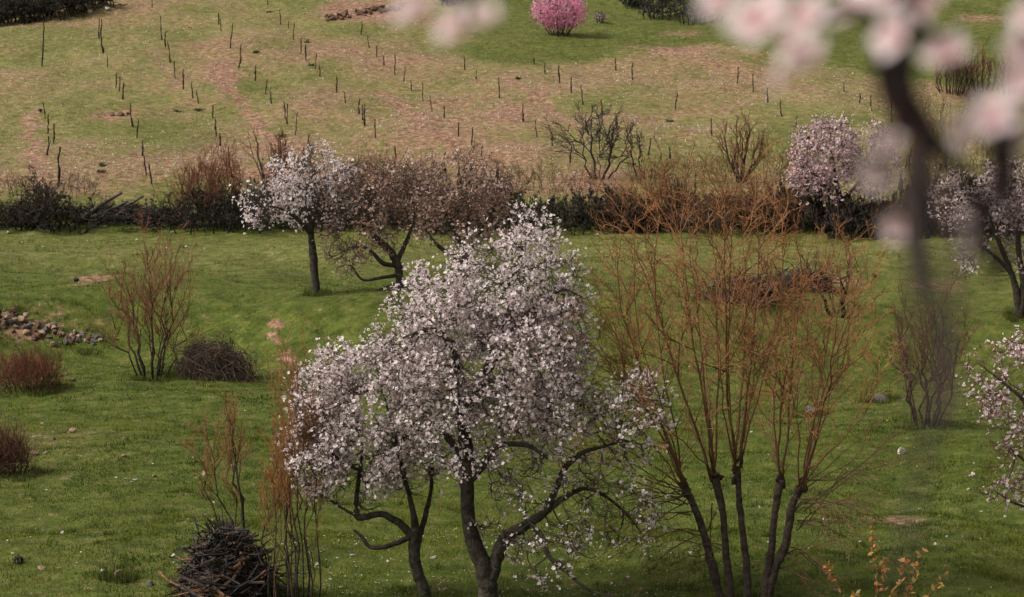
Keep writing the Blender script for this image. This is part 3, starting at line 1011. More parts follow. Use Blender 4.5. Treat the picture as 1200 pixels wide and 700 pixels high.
bA = ground(858, 713)
dA = bA[1]
pollard('pollard willow with three dark stems and long orange shoots beside the white almond', bA, dA,
        [([(849, 713), (841, 690), (832, 652), (822, 617), (812, 590), (803, 573)], [.085, .08, .075, .07, .068, .085]),
         ([(857, 713), (854, 680), (850, 640), (847, 600), (838, 560)], [.075, .07, .065, .065, .095]),
         ([(877, 713), (875, 665), (870, 622), (866, 582), (864, 548)], [.07, .062, .058, .055, .075])],
        [(803, 576, 0, [(722, 288, .034), (745, 330, .03), (700, 400, .022), (690, 470, .018), (770, 300, .026), (690, 520, .016), (730, 420, .018), (715, 350, .02), (745, 250, .022)]),
         (838, 562, 0, [(772, 252, .036), (800, 240, .034), (815, 300, .028), (790, 380, .02), (830, 250, .026), (760, 430, .018), (805, 210, .024)]),
         (864, 552, 0, [(850, 225, .036), (885, 215, .036), (868, 280, .03), (900, 290, .024), (840, 330, .022), (915, 250, .026), (925, 340, .018), (862, 205, .026)])],
        51,
        [(806, 580, 0, 700, 600, .18), (808, 590, 0, 690, 570, .1), (812, 600, 0, 720, 650, .12), (825, 630, 0, 740, 625, .1), (830, 650, 0, 745, 690, .12), (803, 575, 0, 690, 530, .05),
         (806, 585, .2, 715, 560, .15), (840, 600, .2, 800, 680, -.05), (850, 640, -.2, 790, 650, .1), (810, 590, -.2, 700, 630, .2), (822, 620, 0, 700, 665, .15)])
bB = ground(896, 712)
dB = bB[1]
pollard('pollard willow with a twin forked stem and spreading shoots over open grass', bB, dB,
        [([(894, 713), (898, 682), (904, 642), (908, 602), (915, 562)], [.082, .075, .066, .062, .085]),
         ([(896, 702), (908, 667), (920, 640), (925, 612), (930, 588), (938, 572)], [.08, .078, .075, .07, .075, .10])],
        [(915, 566, 0, [(930, 330, .03), (918, 380, .026), (945, 300, .026), (905, 420, .02), (960, 350, .022)]),
         (938, 574, 0, [(985, 290, .028), (1005, 340, .026), (960, 400, .024), (975, 330, .026), (1030, 420, .02), (940, 430, .018), (1010, 300, .02)])],
        52,
        [(938, 580, 0, 1060, 510, .05), (940, 590, 0, 1075, 520, .0), (938, 600, 0, 1040, 590, .12), (935, 610, 0, 1010, 645, .12), (932, 620, 0, 1030, 620, .1), (925, 640, 0, 985, 690, .1),
         (930, 600, .2, 1000, 560, .05), (920, 650, 0, 1000, 640, .1), (910, 660, 0, 960, 700, .08)])


# ------------------------------------------------------------------ bare shrubs and coppice
def bare_shrub(name, label, base, height, width, stems, seed, old, new, cat='shrub', group=None, r0=0.02, lv=(5, 4, 2), spread=0.5, up=0.3, thin=0.004,
               leaf=None, lean=0.0, foot=0.12, tapt=0.35, lens=(0.42, 0.45, 0.5), wild=0.02, low=0.3):
    r = rng_of(seed)
    t = thing(name, base, label, cat, group)
    K = 9
    s = np.linspace(0, 1, K)
    az = np.arange(stems) * 2.399 + r.random() * 6.28
    fr = np.sqrt((np.arange(stems) + 0.6) / stems)
    ex = np.stack([np.cos(az) * fr * width * 0.5 * 0.7 + lean, np.sin(az) * fr * width * 0.5 * 0.7, height * (1 - 0.35 * fr ** 2) * (0.62 + 0.45 * r.random(stems))], -1)
    b0 = np.stack([np.cos(az) * fr * width * foot, np.sin(az) * fr * width * foot, np.zeros(stems)], -1)
    P = b0[:, None] + (ex - b0)[:, None] * s[None, :, None]
    P += np.stack([np.cos(az), np.sin(az), 0 * az], -1)[:, None] * (np.sin(s * math.pi) * width * spread * 0.16)[None, :, None] * fr[:, None, None]
    P += r.normal(size=P.shape) * wild * height * np.sin(s * math.pi * 0.9)[None, :, None]
    P = P + np.asarray(base)
    P[:, 0, 2] = H(P[:, 0, 0], P[:, 0, 1]) - 0.04
    R = r0 * (0.6 + 0.7 * r.random((stems, 1))) * (1 - (1 - tapt) * s)[None]
    a = Acc(); a.tubes(P, R, 6, fade(R, r0, r0 * 0.25, old, (np.array(old) + np.array(new)) / 2))
    a.build('stem', M_BARK, t, smooth=True, stuff=True)
    b = Acc()
    Q, QR = P, R
    allq = []
    for k, n in enumerate(lv):
        Q, QR = ramify(Q, QR, n, 0.2 if k else low, 1.0, lens[k], 0.55, r, up=up * (1 - 0.3 * k), K=5 if k == 0 else 4, rf=0.6, rmin=thin, wob=0.05)
        b.tubes(Q, QR, 3, fade(QR, r0 * 0.5, thin * 1.1, old, new))
        allq.append(Q)
    b.build('twig', M_TWIG, t, stuff=True)
    if leaf:
        n, size, pal = leaf
        c = Acc()
        lp, _ = along(allq[-1], n, 0.0, 1.0, r)
        leaves(c, lp, r.normal(size=lp.shape), size, r, pal, 0.6)
        c.build('crown', M_LEAF, t, stuff=True)
    return t


PROTO = {}


def copy_thing(root, base, scale, rotz, label, group):
    c = root.copy(); COL.objects.link(c)
    c.location = base; c.scale = scale; c.rotation_euler = (0, 0, rotz)
    c['label'] = label; c['group'] = group
    THINGS.append(c)
    for ch in list(root.children):
        d = ch.copy(); COL.objects.link(d); d.parent = c
    return c


def shared_shrub(key, nproto, name, label, px, py, top, wpx, stems, seed, old, new, group, **k):
    """a repeat of a few shrub shapes, each time turned and stretched to its own size"""
    lst = PROTO.setdefault(key, [])
    p = ground(px, py); s = ppm(p[1])
    h, w = (py - top) / s, wpx / s
    if len(lst) < nproto:
        o = bare_shrub(name, label, p, h, w, stems, seed, old, new, group=group, **k)
        lst.append((o, h, w))
        return o
    o, h0, w0 = lst[seed % nproto]
    return copy_thing(o, p, (w / w0, w / w0, h / h0), rng_of(seed).random() * 6.28, label, group)


def shrub_px(name, label, px, py, top, wpx, *a, **k):
    p = ground(px, py)
    s = ppm(p[1])
    return bare_shrub(name, label, p, (py - top) / s, wpx / s, *a, **k)


RUST = (0.17, 0.062, 0.028)
BROWN = (0.035, 0.025, 0.019)
shrub_px('bare_shrub', 'bare multi-stemmed shrub with rusty twigs beside the brushwood heap', 180, 443, 296, 150, 12, 61, BROWN, (0.19, 0.080, 0.04), r0=0.028, lv=(7, 6, 5), thin=0.0038, spread=0.2, up=0.25, wild=0.03, lens=(.45, .5, .55))
shrub_px('low_shrub', 'low rust-red twiggy shrub on the bank under the stone heap', 34, 458, 418, 96, 70, 62, (0.05, 0.024, 0.018), (0.13, 0.042, 0.026), r0=0.008, lv=(6, 5), thin=0.0035, foot=0.34, up=0.25, lens=(.6, .6, .5), low=0.05, wild=0.05)
shrub_px('low_shrub', 'dark rust-brown shrub beside the scattered tan stones', 2, 556, 508, 80, 60, 63, (0.045, 0.026, 0.02), (0.10, 0.04, 0.026), r0=0.008, lv=(6, 5), thin=0.0035, foot=0.34, up=0.25, lens=(.6, .6, .5), low=0.05, wild=0.05)
shrub_px('coppice_clump', 'clump of tall thin dark coppice stems right of the stick pile', 342, 712, 400, 92, 17, 64, (0.035, 0.026, 0.020), (0.24, 0.105, 0.038), r0=0.016, lv=(8, 7, 3), thin=0.0028, spread=0.0, up=0.5, foot=0.36, lens=(.30, .4, .5), low=0.5, tapt=0.3)
shrub_px('coppice_clump', 'pair of leaning thin dark stems rising behind the stick pile', 284, 655, 430, 90, 5, 65, (0.028, 0.022, 0.018), (0.22, 0.105, 0.04), r0=0.022, lv=(9, 8, 3), thin=0.0032, spread=0.0, up=0.4, foot=0.15, lean=-0.35, lens=(.28, .4, .5), low=0.45)
shrub_px('bare_shrub', 'bare brown shrub with dark stems under the hanging blurred branch', 1085, 500, 345, 120, 10, 66, BROWN, (0.13, 0.06, 0.032), r0=0.035, lv=(8, 7, 4), thin=0.0038, spread=0.3, up=0.25, wild=0.03)
shrub_px('bare_shrub', 'twisted small bare tree behind the fallen brushwood', 985, 370, 272, 90, 4, 67, BROWN, (0.19, 0.07, 0.04), r0=0.05, lv=(7, 6, 4), thin=0.0045, spread=0.6, up=0.12, wild=0.06)
shrub_px('bare_tree', 'small dark bare tree with two trunks on the hedge bank', 702, 210, 132, 84, 5, 68, (0.022, 0.019, 0.018), (0.05, 0.038, 0.032), 'tree', r0=0.045, lv=(8, 8, 5), thin=0.008, spread=0.9, up=0.05, wild=0.04, lens=(.55, .5, .5))
shrub_px('bare_tree', 'slender dark bare tree leaning right of the twin trunked one', 748, 210, 132, 26, 2, 69, (0.024, 0.02, 0.018), (0.06, 0.04, 0.03), 'tree', r0=0.035, lv=(6, 5, 3), thin=0.007, up=0.1, lean=-0.3)
shrub_px('bare_tree', 'stocky pollard stub with rusty whips above the orange hedge', 868, 214, 142, 80, 8, 70, (0.03, 0.024, 0.02), (0.16, 0.07, 0.035), 'tree', r0=0.05, lv=(7, 6, 3), thin=0.007, up=0.3, foot=0.05)
shrub_px('bare_shrub', 'leaning dark sapling among rusty weeds above the single stem almond', 309, 210, 140, 24, 2, 71, BROWN, (0.12, 0.05, 0.03), r0=0.035, lv=(5, 4, 3), thin=0.005, up=0.2, lean=-0.35)
shrub_px('bare_shrub', 'dark upright bush behind the single stem almond', 328, 216, 145, 30, 8, 72, BROWN, (0.13, 0.055, 0.03), r0=0.035, lv=(7, 5, 3), thin=0.005, up=0.3)

# ------------------------------------------------------------------ hedge along the foot of the slope
HG = 'dark shrubs of the hedge'
HEDGE_LEAF = [(0.022, 0.020, 0.014), (0.030, 0.028, 0.018), (0.026, 0.019, 0.016), (0.04, 0.036, 0.022)]
i = 0
rh = rng_of(199)
HPOS = ['at the open end of the hedge by the cut limbs', 'in the hedge between the cut limbs and the reddish bush', 'in the hedge behind the small single stem almond', 'in the hedge under the dusky pink almonds',
        'in the hedge below the small twin trunked bare tree', 'in the hedge behind the orange twiggy shrubs', 'in the hedge around the pale pink tree', 'in the hedge behind the two leaning dark stems']
for seg, (x0, x1, yb, hh) in enumerate(((-25, 80, 266, 40), (95, 215, 259, 20), (285, 375, 263, 42), (390, 590, 263, 46), (595, 735, 263, 40), (735, 930, 258, 30), (935, 1065, 268, 46), (1080, 1230, 273, 55))):
    px = x0
    while px < x1:
        w = 42 + 60 * rh.random(); h_ = hh * (0.55 + 0.65 * rh.random())
        lv_ = [(0.026, 0.022, 0.016), (0.034, 0.030, 0.020), (0.030, 0.021, 0.017)]
        if rh.random() < 0.35: lv_.append((0.045, 0.06, 0.02))
        shared_shrub('hedge', 5, 'hedge_shrub', 'dense dark shrub ' + HPOS[seg], px, yb + 3 * rh.normal(), yb - h_, w, 18, 200 + i, (0.022, 0.018, 0.015), (0.060, 0.042, 0.032), group='dark shrubs ' + HPOS[seg],
                 r0=0.03, lv=(5, 5, 3), thin=0.006, foot=0.44, up=-0.1 + 0.35 * rh.random(), leaf=(2, 0.07, lv_), spread=1.4, wild=0.10, low=0.03)
        px += w * (0.30 + 0.25 * rh.random())
        i += 1
shrub_px('hedge_shrub', 'rounded dark bush topped with reddish twigs in the hedge', 243, 266, 180, 100, 26, 240, (0.022, 0.018, 0.015), (0.14, 0.055, 0.03), r0=0.022, lv=(7, 6, 3), thin=0.005, foot=0.38, up=0.35, low=0.1, wild=0.05)
shrub_px('hedge_shrub', 'low dark leafy bush under the reddish twigs in the hedge', 243, 268, 222, 110, 22, 241, (0.02, 0.017, 0.014), (0.03, 0.024, 0.018), r0=0.025, lv=(5, 4, 2), thin=0.007, foot=0.42, up=0.1, leaf=(3, 0.09, HEDGE_LEAF), low=0.03, wild=0.08)
i = 0
for px, py, top, w in ((736, 272, 222, 56), (778, 272, 194, 72), (824, 274, 226, 60), (872, 272, 200, 74), (922, 272, 218, 60)):
    olab = ('small brown twiggy shrub at the hedge end next to the dark leafy shrubs', 'tall bright orange twiggy shrub in the hedge under the slender leaning tree', 'lowest dull brown twiggy shrub between the two tall orange hedge shrubs',
            'tall orange-brown twiggy shrub in the hedge under the stocky pollard stub', 'brown twiggy hedge shrub beside the pale pink blossoming tree')[i]
    shrub_px('orange_shrub', olab, px, py, top, w, 13, 260 + i, (0.055, 0.030, 0.02), ((0.15, 0.075, 0.04), (0.20, 0.088, 0.04), (0.11, 0.066, 0.042), (0.19, 0.09, 0.042), (0.13, 0.07, 0.042))[i], group='orange shrubs in the hedge',
             r0=0.024, lv=(7, 5, 3), thin=0.007, foot=0.36, up=0.12, wild=0.09, spread=1.2, low=0.12)
    i += 1
i = 0
for px, py, top, w, c in ((270, 212, 185, 40, RUST), (345, 212, 178, 50, RUST), (640, 225, 190, 60, (0.16, 0.12, 0.05)), (600, 222, 192, 50, (0.15, 0.11, 0.05)), (690, 225, 196, 60, (0.16, 0.10, 0.05)),
                          (800, 214, 180, 60, (0.2, 0.09, 0.04)), (900, 210, 165, 60, (0.2, 0.1, 0.05)), (940, 208, 168, 60, (0.17, 0.07, 0.045)), (760, 216, 188, 50, (0.2, 0.09, 0.04)), (840, 214, 180, 50, (0.2, 0.09, 0.04)), (20, 225, 205, 50, (0.12, 0.1, 0.06)), (90, 228, 205, 60, (0.1, 0.085, 0.06)),
                          (440, 214, 178, 60, RUST), (1030, 200, 165, 60, RUST), (1090, 200, 120, 60, (0.15, 0.08, 0.04)), (1140, 195, 120, 60, (0.17, 0.08, 0.04))):
    side_ = ('beside the leaning sapling', 'beside the leaning sapling', 'left of the twin trunked bare tree', 'left of the twin trunked bare tree', 'under the twin trunked bare tree', 'around the stocky pollard stub', 'around the stocky pollard stub', 'around the stocky pollard stub',
             'under the slender leaning bare tree', 'around the stocky pollard stub', 'near the knotty vine stock', 'near the knotty vine stock', 'above the dusky pink almond', 'behind the pale pink tree', 'behind the blurred near branch', 'behind the blurred near branch')[i]
    shrub_px('tall_weed', 'tuft of dry rusty weeds ' + side_ + ' above the hedge', px, py, top, w, 16, 280 + i, np.array(c) * 0.5, c, 'weed', 'dry weed tufts ' + side_,
             r0=0.009, lv=(4, 3), thin=0.006, foot=0.40, up=0.3, lens=(.5, .5, .4), low=0.1, wild=0.06)
    i += 1

# cut limbs dumped on the hedge bank
r = rng_of(90)
for k, (x0, y0, x1, y1, w) in enumerate(((92, 247, 143, 226, 5), (98, 250, 168, 230, 5), (96, 248, 150, 236, 4), (112, 253, 182, 240, 3.5), (86, 252, 132, 240, 4), (120, 256, 200, 244, 2.5))):
    g0 = ground(x0, 262)
    d = g0[1] - 0.2 + 0.1 * k
    a = at(np.array(float(x0)), np.array(float(y0)), d); b = at(np.array(float(x1)), np.array(float(y1)), d + r.normal() * 0.4)
    a[2] = min(a[2], H(a[0], a[1]) + 0.1)
    m_ = (a + b) / 2 + r.normal(size=3) * 0.08
    lo_ = Acc(); P = smooth_path(np.array([a, m_, b]), 12)
    Rr = np.linspace(w, w * 0.55, 12) / ppm(d) / 1.8 * (1 + 0.1 * r.normal(size=12))
    lo_.tubes(P[None], Rr[None], 8, (0.075, 0.062, 0.052))
    o = lo_.build('cut_limb', M_BARK, base=a, smooth=True)
    tag(o, 'dark cut tree limb dumped slanting on the hedge bank', 'log', 'cut limbs on the hedge bank')


# ------------------------------------------------------------------ heaps of cut wood
def stick_mesh(seed, col, endcol):
    r = rng_of(seed)
    s = np.linspace(-0.5, 0.5, 6)
    P = np.stack([s, 0.05 * r.normal() * np.sin(s * 6), 0.05 * r.normal() * np.cos(s * 5)], -1) + r.normal(size=(6, 3)) * 0.012
    Rr = np.linspace(0.021, 0.012, 6) * (1 + 0.1 * r.normal(size=6))
    a = Acc(); a.tubes(P[None], Rr[None], 5, col)
    C = np.concatenate(a.C).copy(); C[:5] = endcol
    me = mk_mesh('stick', np.concatenate(a.V), np.concatenate(a.Q), np.concatenate(a.T), C, False)
    me.materials.append(M_WOOD)
    return me


STK = [stick_mesh(400 + k, c, (0.10, 0.055, 0.03)) for k, c in enumerate([(0.030, 0.025, 0.023), (0.045, 0.035, 0.03), (0.02, 0.017, 0.016), (0.07, 0.045, 0.03), (0.035, 0.028, 0.025), (0.05, 0.045, 0.042), (0.16, 0.075, 0.03)])]
pb = ground(268, 697)
sp = ppm(pb[1])
pile = thing('stick_pile', pb, 'rounded pile of dark cut sticks at the foot of the coppice stems', 'stick pile')
r = rng_of(77)
hx, hz_ = 56 / sp, 92 / sp
mass = Acc()
for k in range(300 + 500):
    big = k < 300
    v = unit(r.normal(size=3)); v[2] = abs(v[2]) * (0.9 if big else 0.8); 
    if big and v[1] > 0.35: v[1] *= -1
    q = (r.random() ** 0.25) * (1.0 if big else 0.86)
    zz = v[2] * q
    bulge = (1.12 - 0.42 * zz) * (0.9 + 0.25 * r.random())
    p = np.array([v[0] * hx * q * bulge - 0.10 * zz, v[1] * hx * 0.9 * q * bulge, zz * hz_ * 0.98 + 0.04])
    tang = unit(np.cross(v, np.array([0, 0, 1.0])) * r.choice([-1, 1]) + np.array([0, 0, 0.35]) + 0.4 * r.normal(size=3))
    if big: tang = unit(tang - v * float(tang @ v) * 0.85)
    ln = (0.4 + 0.8 * r.random() ** 2 + (0.5 if r.random() < 0.08 else 0)) * (0.75 if zz > 0.7 else 1)
    if big:
        o = link('stick', STK[r.choice(7, p=[.22, .2, .18, .12, .14, .08, .06])], None, pile)
        o.location = p
        o.rotation_mode = 'QUATERNION'
        o.rotation_quaternion = Vector(tang).to_track_quat('X', 'Z')
        f = 0.35 + 0.9 * r.random() ** 2.2
        o.scale = (ln, f, f)
    else:
        s = np.linspace(-0.5, 0.5, 4)
        P = p + tang * (s * ln)[:, None] + r.normal(size=(4, 3)) * 0.02
        mass.tubes(P[None], np.full((1, 4), 0.011), 4, np.array((0.026, 0.021, 0.018)) * (0.6 + 0.9 * r.random()))
mass.build('small_stick', M_WOOD, pile, stuff=True, base=np.zeros(3))

bb = ground(245, 442)
sp = ppm(bb[1])
brush = thing('brushwood_heap', bb, 'domed heap of dark brushwood beside the bare rusty shrub', 'brushwood heap')
r = rng_of(78)
acc = Acc()
N = 1000
v = unit(r.normal(size=(N, 3))); v[:, 2] = np.abs(v[:, 2])
q = r.random(N) ** 0.35
p = v * (q * (0.55 + 0.8 * lump(v, 2.2, 4)))[:, None] * np.array([48 / sp, 44 / sp, 48 / sp])
p[:, 0] += np.maximum(0, 0.5 - p[:, 2]) * 0.25
dirs = unit(np.cross(v, unit(r.normal(size=(N, 3)))) + np.array([0, 0, -0.5]) + 0.3 * r.normal(size=(N, 3)))
s = np.linspace(-0.5, 0.5, 5)
ln = 0.35 + 0.8 * r.random(N)
P = p[:, None] + dirs[:, None] * (s[None] * ln[:, None])[..., None] + r.normal(size=(N, 5, 3)) * 0.03
P -= v[:, None] * (np.abs(s) ** 2 * 0.7)[None, :, None] * ln[:, None, None]
out_ = r.random(N) < 0.22                      # long twigs trailing down and out of the heap
P[out_] += (v[out_] * np.array([1, 1, 0.15]))[:, None] * (0.55 * (s + 0.5) ** 1.5)[None, :, None]
P[out_, :, 2] -= (0.35 * (s + 0.5) ** 2)[None]
P[:, :, 2] = np.maximum(P[:, :, 2], -0.03)
R = np.broadcast_to((0.004 + 0.008 * r.random((N, 1)) ** 2), (N, 5))
acc.tubes(P, R, 4, lerp3((0.035, 0.025, 0.019), (0.17, 0.11, 0.075), r.random(N) ** 1.3)[:, None].repeat(5, 1))
acc.build('brush_twig', M_WOOD, brush, stuff=True, base=np.zeros(3))

for k, (px, py, w, h, lab) in enumerate(((872, 352, 52, 30, 'low tangle of fallen dark brushwood behind the pollard shoots'), (940, 340, 36, 20, 'smaller tangle of dark brushwood under the twisted bare tree'))):
    bb = ground(px, py)
    sp = ppm(bb[1])
    t = thing('brushwood_heap', bb, lab, 'brushwood heap')
    r = rng_of(300 + k)
    N = 190
    v = unit(r.normal(size=(N, 3))); v[:, 2] = np.abs(v[:, 2])
    p = v * (r.random(N) ** 0.4)[:, None] * np.array([w / sp, w / sp * 0.6, h / sp])
    dirs = unit(np.array([1, 0, 0.25]) * r.choice([-1, 1], size=(N, 1)) + 0.6 * r.normal(size=(N, 3)))
    ln = 0.4 + 1.2 * r.random(N)
    P = p[:, None] + dirs[:, None] * (np.linspace(-.5, .5, 5)[None] * ln[:, None])[..., None] + r.normal(size=(N, 5, 3)) * 0.05
    P[:, :, 2] = np.maximum(P[:, :, 2], -0.02)
    acc = Acc(); acc.tubes(P, np.broadcast_to(0.008 + 0.016 * r.random((N, 1)) ** 2, (N, 5)), 4, lerp3((0.03, 0.022, 0.019), (0.09, 0.055, 0.04), r.random(N) ** 2)[:, None].repeat(5, 1))
    acc.build('brush_twig', M_WOOD, t, stuff=True, base=np.zeros(3))

# dark clump of roots in the lower grass
bare_shrub('root_clump', 'small black tuft of dead roots in the lower left grass', ground(22, 661), 0.13, 0.2, 14, 88, (0.015, 0.013, 0.012), (0.02, 0.017, 0.015), 'clump', r0=0.012, lv=(3, 2), thin=0.005, foot=0.3)

# ------------------------------------------------------------------ smaller blossoming trees at the hedge
PINK_PET = [(0.76, 0.60, 0.61), (0.70, 0.54, 0.55), (0.80, 0.69, 0.68), (0.60, 0.43, 0.43)]
DUSK_PET = [(0.60, 0.43, 0.34), (0.50, 0.34, 0.25), (0.68, 0.53, 0.46), (0.36, 0.22, 0.15), (0.74, 0.63, 0.58)]
BUD = [(0.22, 0.12, 0.07), (0.17, 0.10, 0.06), (0.28, 0.16, 0.10)]
b = ground(371, 345); d = b[1]
blossom_tree('almond_tree', 'small white almond tree with one straight dark stem on the upper meadow', b,
             [('trunk', [(371, 345), (369, 325), (367, 300), (365, 280), (363, 262), (355, 240), (350, 215)], [.13, .11, .105, .1, .09, .06, .02]),
              ('limb', [(364, 272), (372, 245, .2), (385, 225, .3), (400, 205, .4), (412, 190, .5)], [.07, .06, .045, .03, .012]),
              ('limb', [(364, 275), (350, 258, -.3), (330, 245, -.4), (305, 240, -.4)], [.06, .05, .035, .015])],
             [(352, 215, 46, 40, 0, 1.0, 1), (310, 238, 30, 30, 0, .8, .9), (380, 200, 40, 30, 0, .9, .9), (345, 250, 50, 22, 0, .8, .5), (400, 235, 26, 40, 0, .8, .4)], 330, d, 35,
             fine=5, per=3, size=0.036, finelen=-0.4, fine_r=0.005, gap=0.46, lumpk=3.0)
b = ground(470, 340); d = b[1]
blossom_tree('almond_tree', 'dusky pink almond tree with crooked low limbs behind the large white almond', b,
             [('trunk', [(470, 340), (468, 325), (465, 308), (455, 292), (440, 278), (432, 262), (430, 240)], [.13, .12, .11, .1, .08, .06, .02]),
              ('limb', [(466, 312), (448, 308, -.2), (432, 292, -.3), (415, 290, -.3), (400, 296, -.3)], [.06, .055, .045, .03, .012]),
              ('limb', [(468, 322), (450, 325, -.2), (425, 328, -.4), (412, 312, -.4), (398, 312, -.4)], [.05, .045, .035, .025, .012]),
              ('limb', [(465, 308), (475, 285, .3), (485, 260, .5), (490, 235, .5)], [.08, .06, .04, .015]),
              ('limb', [(470, 330), (430, 345, -.3), (415, 348, -.4)], [.03, .02, .01])],
             [(432, 228, 58, 44, 0, 1.3, 1), (472, 220, 48, 38, 0, 1.2, 1), (430, 275, 55, 30, 0, 1.0, .7), (405, 300, 28, 26, -.3, .5, .4)], 420, d, 36,
             fine=5, per=3, size=0.036, finelen=-0.42, fine_r=0.005, palette=DUSK_PET, gap=0.43, leafpal=BUD, leafn=2, lumpk=2.8)
b = ground(545, 318); d = b[1]
blossom_tree('almond_tree', 'broad brownish pink almond tree at the hedge above the large white crown', b,
             [('trunk', [(545, 318), (545, 300), (540, 285), (530, 268), (520, 245), (515, 220)], [.13, .11, .1, .08, .06, .02]),
              ('limb', [(545, 305), (555, 285, .2), (570, 262, .3), (580, 240, .3)], [.08, .065, .04, .015]),
              ('limb', [(543, 295), (548, 265, -.3), (548, 235, -.3), (545, 205, -.3)], [.07, .055, .035, .012]),
              ('limb', [(545, 308), (515, 290, .2), (500, 270, .3), (490, 250, .3)], [.07, .055, .035, .012])],
             [(540, 222, 64, 46, 0, 1.5, 1), (500, 235, 40, 45, 0, 1.2, .9), (568, 248, 36, 40, 0, 1.2, .6), (540, 260, 70, 30, 0, 1.2, .6)], 460, d, 37,
             fine=5, per=3, size=0.036, finelen=-0.45, fine_r=0.005, palette=DUSK_PET, gap=0.43, leafpal=BUD, leafn=2, lumpk=2.8)
b = ground(990, 272); d = b[1]
blossom_tree('almond_tree', 'pale pink blossoming tree standing in the dark right hedge', b,
             [('trunk', [(990, 272), (988, 250), (984, 230), (978, 205), (975, 180), (972, 150)], [.13, .11, .1, .08, .05, .02]),
              ('limb', [(986, 240), (1005, 215, .2), (1025, 190, .3), (1035, 165, .3)], [.07, .055, .035, .012]),
              ('limb', [(986, 240), (965, 215, -.2), (948, 200, -.3)], [.06, .045, .015])],
             [(968, 180, 42, 44, 0, 1.5, 1), (945, 205, 26, 24, 0, 1.0, .8), (1020, 180, 42, 40, 0, 1.3, .8), (985, 215, 60, 26, 0, 1.3, .7)], 360, d, 38,
             fine=6, per=3, size=0.045, finelen=-0.45, fine_r=0.007, palette=PINK_PET, gap=0.26, lumpk=1.4)
b = ground(1195, 372); d = b[1]
blossom_tree('almond_tree', 'white blossoming tree with two leaning dark stems behind the pink boughs', b,
             [('trunk', [(1196, 374), (1192, 345), (1185, 320), (1175, 295), (1165, 270), (1155, 240)], [.11, .1, .085, .07, .05, .02]),
              ('trunk', [(1196, 376), (1200, 340), (1196, 310), (1193, 280), (1195, 240), (1200, 210)], [.11, .1, .08, .065, .05, .02]),
              ('limb', [(1185, 320), (1165, 300, .2), (1145, 285, .3), (1125, 270, .3)], [.05, .04, .025, .012])],
             [(1185, 225, 45, 38, 0, 1.2, 1), (1115, 235, 32, 34, 0, 1.0, .75), (1150, 250, 50, 44, 0, 1.2, .6), (1210, 270, 40, 60, 0, 1.2, .8), (1140, 300, 26, 26, 0, .6, .35)], 360, d, 39,
             fine=5, per=3, size=0.038, finelen=-0.4, fine_r=0.006, palette=WHITE_PET + PINK_PET, gap=0.36, lumpk=1.6)
# boughs reaching in from a tree that stands just right of the view
b = ground(1275, 690); d = b[1]
blossom_tree('almond_tree', 'pink tinged almond tree reaching its red twigged boughs over the lower meadow', b,
             [('trunk', [(1275, 690), (1272, 640), (1262, 590), (1258, 540), (1250, 490), (1235, 440), (1215, 400)], [.13, .12, .11, .1, .08, .05, .02]),
              ('limb', [(1258, 540), (1225, 500, -.2), (1195, 465, -.3), (1165, 440, -.3), (1145, 425, -.3)], [.05, .035, .025, .015, .007]),
              ('limb', [(1262, 585), (1230, 570, -.2), (1200, 540, -.3), (1178, 520, -.3)], [.045, .03, .02, .008]),
              ('limb', [(1262, 595), (1225, 600, -.2), (1190, 590, -.3), (1165, 575, -.3)], [.04, .028, .018, .007])],
             [(1165, 445, 42, 36, -.2, .6, .7), (1200, 410, 40, 34, -.2, .6, .6), (1185, 490, 36, 50, -.2, .6, .7), (1180, 570, 36, 34, -.2, .5, .6), (1250, 470, 60, 80, 0, 1.2, .8)], 300, d, 40,
             fine=5, per=2, size=0.026, palette=WHITE_PET + PINK_PET, gap=0.36, twigcol=(0.09, 0.035, 0.03))

# ------------------------------------------------------------------ shrubs on the far slope
def flower_bush(name, label, px, py, top, w, seed, pal, size, n, stems=20):
    p = ground(px, py)
    s = ppm(p[1])
    r = rng_of(seed)
    t = bare_shrub(name, label, p, (py - top) / s, w / s, stems, seed, (0.05, 0.028, 0.026), (0.12, 0.05, 0.05), r0=0.03, lv=(5, 4), thin=0.009, foot=0.18, up=0.25)
    a = Acc()
    v = unit(r.normal(size=(n, 3))); q = 0.45 + 0.55 * r.random((n, 1)) ** 0.5
    q = q * (0.72 + 0.55 * lump(v, 2.4, seed + 1))[:, None]
    P = np.asarray(p) + v * q * np.array([w / s / 2, w / s / 2, (py - top) / s * 0.46])
    P[:, 2] += (py - top) / s * 0.54
    P *= 1.0
    P += r.normal(size=P.shape) * 0.06
    keep = lump(P, 2.0, seed) > 0.22
    flowers(a, P[keep], r.normal(size=(keep.sum(), 3)) + np.array([0, -.2, .4]), size, r, pal, (0.2, 0.04, 0.06))
    a.build('crown', M_PETAL, t, stuff=True)
    return t


